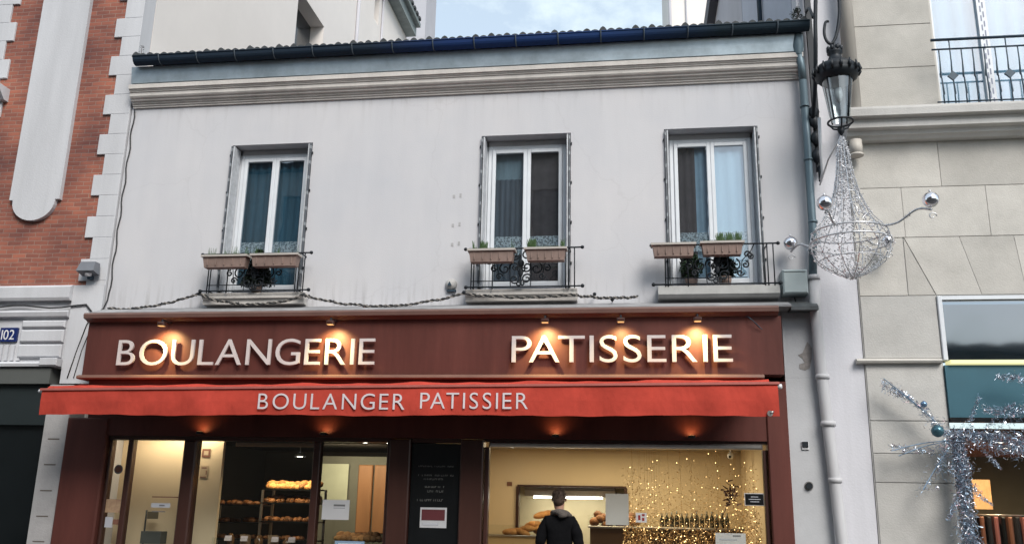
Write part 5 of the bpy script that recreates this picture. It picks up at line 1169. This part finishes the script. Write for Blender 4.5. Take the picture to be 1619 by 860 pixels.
for (dx, Yb, lb_) in ((.77, -1.62, 'largest mirror ball, right and high'), (-.42, -1.60, 'left high'), (-.60, -.22, 'left low'), (.64, -.22, 'right low')):
    pb = Vector((CX+dx*(1.0), Yb, 5.16 if Yb < -1 else 5.08)); d = Vector((dx, Yb-CY, 0)).normalized()
    st = Vector((CX, CY, 4.98))+d*.46
    arm = MB(); P = smooth_path([st, st.lerp(pb, .3)-Vector((0, 0, .05)), st.lerp(pb, .7)-Vector((0, 0, .02)), pb-Vector((0, 0, .12))], 5); arm.tube(P, .014, 6)
    cl = [(pb.x+.05*math.cos(t_*.7)*(1-t_/12), pb.y, pb.z-.20+.05*math.sin(t_*.7)*(1-t_/12)) for t_ in range(10)]; arm.tube(cl, .007, 5)
    for q in range(26): arm.shard(P[q % len(P)], .06, .004)
    ao = arm.build('arm', m_wire, chd)
    MB().ball(pb, .093, 20, 14).build('mirror_ball', m_silverball, chd)
    MB().tube([pb+Vector((0, 0, .09)), pb+Vector((0, 0, .12))], .014, 6).build('ball_cap', m_wire, chd)
tag(MB().tube([(CX,CY,6.30),(CX-.12,CY+.3,6.1),(CX-.16,-.2,5.9)], .012, 6).tube([(CX-.17,-.5,6.75),(CX-.16,-.4,6.3),(CX-.13,-.3,6.05),(CX-.15,-.25,5.95)], .022, 6).build('white_strap', m_enwhite), 'twisted white cable strap beside the wall plate of the street lamp', 'strap')

# ------------------------------------------------------------------ tinsel garland of the stone building's shop
random.seed(101)
gar = thing('tinsel_garland', 'thick silver and blue tinsel garland framing the stone building shop window', 'garland', (4.2, -.2, .13))
sil, blu, pnk, dots = MB(), MB(), MB(), MB()
from mathutils import noise as mnoise
def tinsel_line(p, q, r0, r1, n, L=.06, tight=1):
    p, q = Vector(p), Vector(q); sd_ = random.uniform(0, 50)
    for k in range(n):
        u = random.random(); r_ = (r0+(r1-r0)*u)*(.85+1.0*mnoise.noise(Vector((u*(q-p).length*5, sd_, 0)))); c_ = p.lerp(q, u)+Vector((0, 0, .05*math.sin(u*(q-p).length*6+sd_)))+Vector((random.gauss(0, r_*.55), random.gauss(0, r_*.4), random.gauss(0, r_*.55)))
        mb = random.choice((sil, sil, sil, blu, blu, blu, pnk)); mb.shard(c_, random.uniform(.02, L), .0038)
        if random.random() < .004: dots.ball(c_+Vector((0, -.03, 0)), random.uniform(.008, .016), 6, 5)
Yg = -.22
tinsel_line((3.93,Yg,2.62), (3.93,Yg,.4), .10, .12, 11000)
tinsel_line((3.85,Yg,2.50), (6.6,Yg,2.50), .11, .13, 9000)
for e_ in ((4.6,2.95),(4.2,3.1),(5.0,3.15),(3.62,2.15),(4.35,2.2),(4.9,2.25),(3.6,2.75),(3.68,1.6),(4.2,1.75)): tinsel_line((3.93+(e_[0]-3.93)*.3,Yg-.05,2.5 if e_[1] > 1.9 else e_[1]+.25), (e_[0],Yg-.12,e_[1]), .06, .02, 230, .05)
tinsel_line((3.85,Yg,2.55), (3.10,Yg,3.26), .10, .05, 900)
tinsel_line((3.85,Yg,2.45), (3.12,Yg,2.36), .09, .03, 420, .05)
tinsel_line((3.8,Yg,2.2), (3.45,Yg,1.9), .12, .05, 160)
tinsel_line((5.4,-.3,2.95), (4.25,-.3,2.86), .13, .03, 1100)
tinsel_line((5.5,-.3,2.9), (4.45,-.3,3.30), .12, .04, 900)
sil.build('silver_tinsel', m_silver, gar); blu.build('blue_tinsel', m_bluetinsel, gar); pnk.build('mauve_tinsel', m_pinktinsel, gar); dots.build_each('small_bauble', m_silverball, gar)
wb = MB()
for e_ in ((3.10,3.26),(3.2,3.15),(3.12,2.36),(3.2,2.30),(3.45,1.9)): wb.tube(smooth_path([(3.9,Yg,2.5),((3.9+e_[0])/2,Yg-.04,(2.5+e_[1])/2+.03),(e_[0],Yg-.06,e_[1])]), .006, 4)
wb.build_each('branch_wire', m_bluetinsel, gar)
for (X, Yy, z, r_, m_, lb_, cat) in ((3.66, -.36, 2.60, .075, mat('teal_bauble_gloss', (.06,.14,.18), .2, .5), 'teal bauble on the garland corner of the shop at right', 'bauble'), (3.54, -.33, 2.93, .04, mat('blue_bauble_gloss', (.16,.26,.40), .2, .6), 'small blue bauble on the upper garland spray', 'bauble'), (3.26, -.30, 2.36, .025, m_silverball, 'tiny silver bauble at the tip of the lower left spray', 'bauble'), (3.60, -.33, 1.92, .028, m_silverball, 'small silver bauble hanging left of the garland column', 'bauble')):
    t = thing('bauble', lb_, cat, (X, Yy, z)); MB().ball((X, Yy, z), r_, 16, 12).build('ball', m_, t); MB().tube([(X,Yy,z+r_*.95),(X,Yy,z+r_*1.3)], r_*.15, 6).build('cap', m_wire, t)

# ------------------------------------------------------------------ person looking into the display
def skin_chain(name, verts, edges, radii, m, parent, sub=2, root=0):
    me = bpy.data.meshes.new(name); me.from_pydata([Vector(v)-ORG[parent] for v in verts], edges, []); me.update()
    o = bpy.data.objects.new(name, me); COL.objects.link(o); o.parent = parent
    md = o.modifiers.new('skin', 'SKIN'); md.use_smooth_shade = True
    sv = me.skin_vertices[0].data if me.skin_vertices else None
    if sv is None:
        bpy.context.view_layer.update(); me.attributes
    for i, r_ in enumerate(radii):
        q = me.skin_vertices[0].data[i]; q.radius = r_ if isinstance(r_, tuple) else (r_, r_); q.use_root = (i == root)
    o.modifiers.new('sub', 'SUBSURF').levels = sub; o.modifiers['sub'].render_levels = sub
    dg = bpy.context.evaluated_depsgraph_get(); dg.update(); nm = bpy.data.meshes.new_from_object(o.evaluated_get(dg)); nm.name = name
    o.modifiers.clear(); o.data = nm; nm.materials.clear(); nm.materials.append(m)
    if 'jacket' in name or 'trousers' in name or 'hood' in name:
        nm.update(); nrm = [v.normal.copy() for v in nm.vertices]
        for v, q in zip(nm.vertices, nrm):
            v.co += q*(.010*mnoise.noise(Vector((v.co.x*9, v.co.y*9, v.co.z*22)))+.005*mnoise.noise(v.co*40))
    for p in nm.polygons: p.use_smooth = True
    ORG[o] = ORG[parent]; return o
PX, PY, PZ = -.955, -.70, .13
per = thing('person', 'person in a black jacket seen from behind looking into the right display', 'person', (PX, PY, PZ))
def P(x, y, z): return (PX+x, PY+y, PZ+z)
# body: pelvis root, spine, neck, head, arms with hands in the jacket pockets, legs
bv = [P(0,0,.90),P(0,0,1.08),P(0,.0,1.26),P(0,-.01,1.38),P(-.005,.0,1.46),P(-.01,.02,1.53),P(-.012,.03,1.60),P(-.012,.03,1.655),
      P(-.16,0,1.36),P(-.225,-.03,1.10),P(-.20,.10,.92),P(-.16,.15,.88),
      P(.16,0,1.36),P(.225,-.03,1.10),P(.20,.10,.92),P(.16,.15,.88),
      P(-.09,0,.84),P(-.10,.02,.48),P(-.10,.0,.09),P(-.11,.15,.04),
      P(.09,0,.84),P(.10,.02,.48),P(.10,.0,.09),P(.11,.15,.04)]
be = [(0,1),(1,2),(2,3),(3,4),(4,5),(5,6),(6,7),(3,8),(8,9),(9,10),(10,11),(3,12),(12,13),(13,14),(14,15),(0,16),(16,17),(17,18),(18,19),(0,20),(20,21),(21,22),(22,23)]
br_ = [(.14,.11),(.13,.10),(.15,.11),(.10,.08),(.052,.052),(.072,.082),(.080,.095),(.055,.07),.06,.045,.035,.03,.06,.045,.035,.03,.085,.06,.04,.035,.085,.06,.04,.035]
skin_chain('body', bv, be, br_, m_skin, per, 2)
jv = [P(0,0,.80),P(0,0,1.0),P(0,0,1.20),P(0,-.01,1.33),P(0,-.01,1.405),P(-.155,-.005,1.345),P(-.205,-.02,1.25),P(-.255,-.03,1.08),P(-.225,.09,.93),P(-.15,.14,.90),P(.155,-.005,1.345),P(.205,-.02,1.25),P(.255,-.03,1.08),P(.225,.09,.93),P(.15,.14,.90)]
je = [(0,1),(1,2),(2,3),(3,4),(3,5),(5,6),(6,7),(7,8),(8,9),(3,10),(10,11),(11,12),(12,13),(13,14)]
skin_chain('jacket', jv, je, [(.19,.15),(.175,.14),(.185,.14),(.15,.115),(.09,.085),.085,.085,.072,.058,.05,.085,.085,.072,.058,.05], m_jacket, per, 2)
tv = [P(0,0,.86),P(-.09,0,.80),P(-.10,.02,.48),P(-.10,0,.12),P(.09,0,.80),P(.10,.02,.48),P(.10,0,.12)]
skin_chain('trousers', tv, [(0,1),(1,2),(2,3),(0,4),(4,5),(5,6)], [(.15,.12),.10,.075,.062,.10,.075,.062], m_trouser, per, 2)
for sx in (-.105, .105): skin_chain('shoe', [P(sx,-.05,.045),P(sx,.06,.045),P(sx,.19,.035)], [(0,1),(1,2)], [.045,.048,.04], m_black, per, 2)
hp = [P(.02+.115*math.cos(a_), -.035+.10*math.sin(a_)*1.0, 1.425+.025*math.cos(a_+2.2)-.015*math.sin(a_)) for a_ in [k*math.pi/7 for k in range(14)]]
skin_chain('hood', hp+[P(.05,-.125,1.385)], [(i, (i+1) % 14) for i in range(14)]+[(11,14)], [.036]*14+[.045], m_hood, per, 2)
random.seed(9); hb = MB(); hb.ball(P(-.012, .012, 1.640), .089, 18, 14, (.93, 1.10, 1.0), .035); hb.ball(P(-.012, -.008, 1.61), .085, 16, 10, (.93, 1.0, 1.12), .03); 
for k in range(1100):
    a_ = random.random()*6.283; ph = random.uniform(0, 1.9); d = Vector((math.sin(ph)*math.cos(a_)*.088, math.sin(ph)*math.sin(a_)*.10, math.cos(ph)*.095))
    if d.y > .05 and d.z < .02: continue
    hb.shard(Vector(P(-.012, .012, 1.645))+d*random.uniform(.98, 1.06), .035, .002)
hb.build('hair', m_hair, per)
for sx in (-.098, .076): skin_chain('ear', [P(sx,.03,1.585),P(sx*1.03,.022,1.61),P(sx,.03,1.635)], [(0,1),(1,2)], [.008,.016,.011], m_skin, per, 1)
fc = MB(); fc.smooth = True; fc.ball(P(-.012,.128,1.60), .016, 8, 6, (.8, 1.3, 1.6)); fc.build('nose', m_skin, per)
fc = MB(); fc.ball(P(-.042,.108,1.628), .011, 8, 6); fc.ball(P(.018,.108,1.628), .011, 8, 6); fc.build_each('eyes', m_enwhite, per)
fc = MB(); fc.ball(P(-.012,.113,1.56), .02, 8, 6, (1.1,.5,.35)); fc.build('mouth', mat('lips', (.30,.12,.10), .5), per)

per.scale = (.95, .95, .975)

# ------------------------------------------------------------------ houses across the street (behind the camera, mirrored in the glass)
def opp(x0, x1, h, label, m):
    t = thing('street_house', label, 'building', ((x0+x1)/2, -16, 0))
    hs = []
    x = x0+.9
    while x+1.2 < x1-.4:
        z = 4.2
        while z+1.9 < h-.8: hs.append((x, x+1.2, z, z+1.9)); z += 3.0
        x += 2.6
    MB().slab(x0, x1, .13, h, -16.3, -16.0, hs).box(x0, x1, -22, -21.8, .13, h).box(x0, x0+.2, -21.79, -16.31, .13, h).box(x1-.2, x1, -21.79, -16.31, .13, h).build('wall', m, t)
    MB().box(x0, x1, -22.1, -15.7, h+.003, h+.3).build('roof', m_rooftile, t)
    wn = MB()
    for a_, b_, c_, d_ in hs: wn.box(a_, b_, -16.2, -16.15, c_, d_)
    wn.build('window', mat('dark_window', (.02,.022,.025), .2), t)
m_opp = mat('opposite_stone', (.24, .22, .20), .9, var=.2)
opp(-34, -9.6, 13.0, 'grey stone house across the street to the left', m_opp)
opp(-9.5, 2.45, 13.6, 'grey stone house across the street facing the bakery', mat('opposite_render', (.20, .175, .16), .9, var=.2))
opp(2.55, 26, 6.3, 'low house across the street facing the stone building', m_opp)
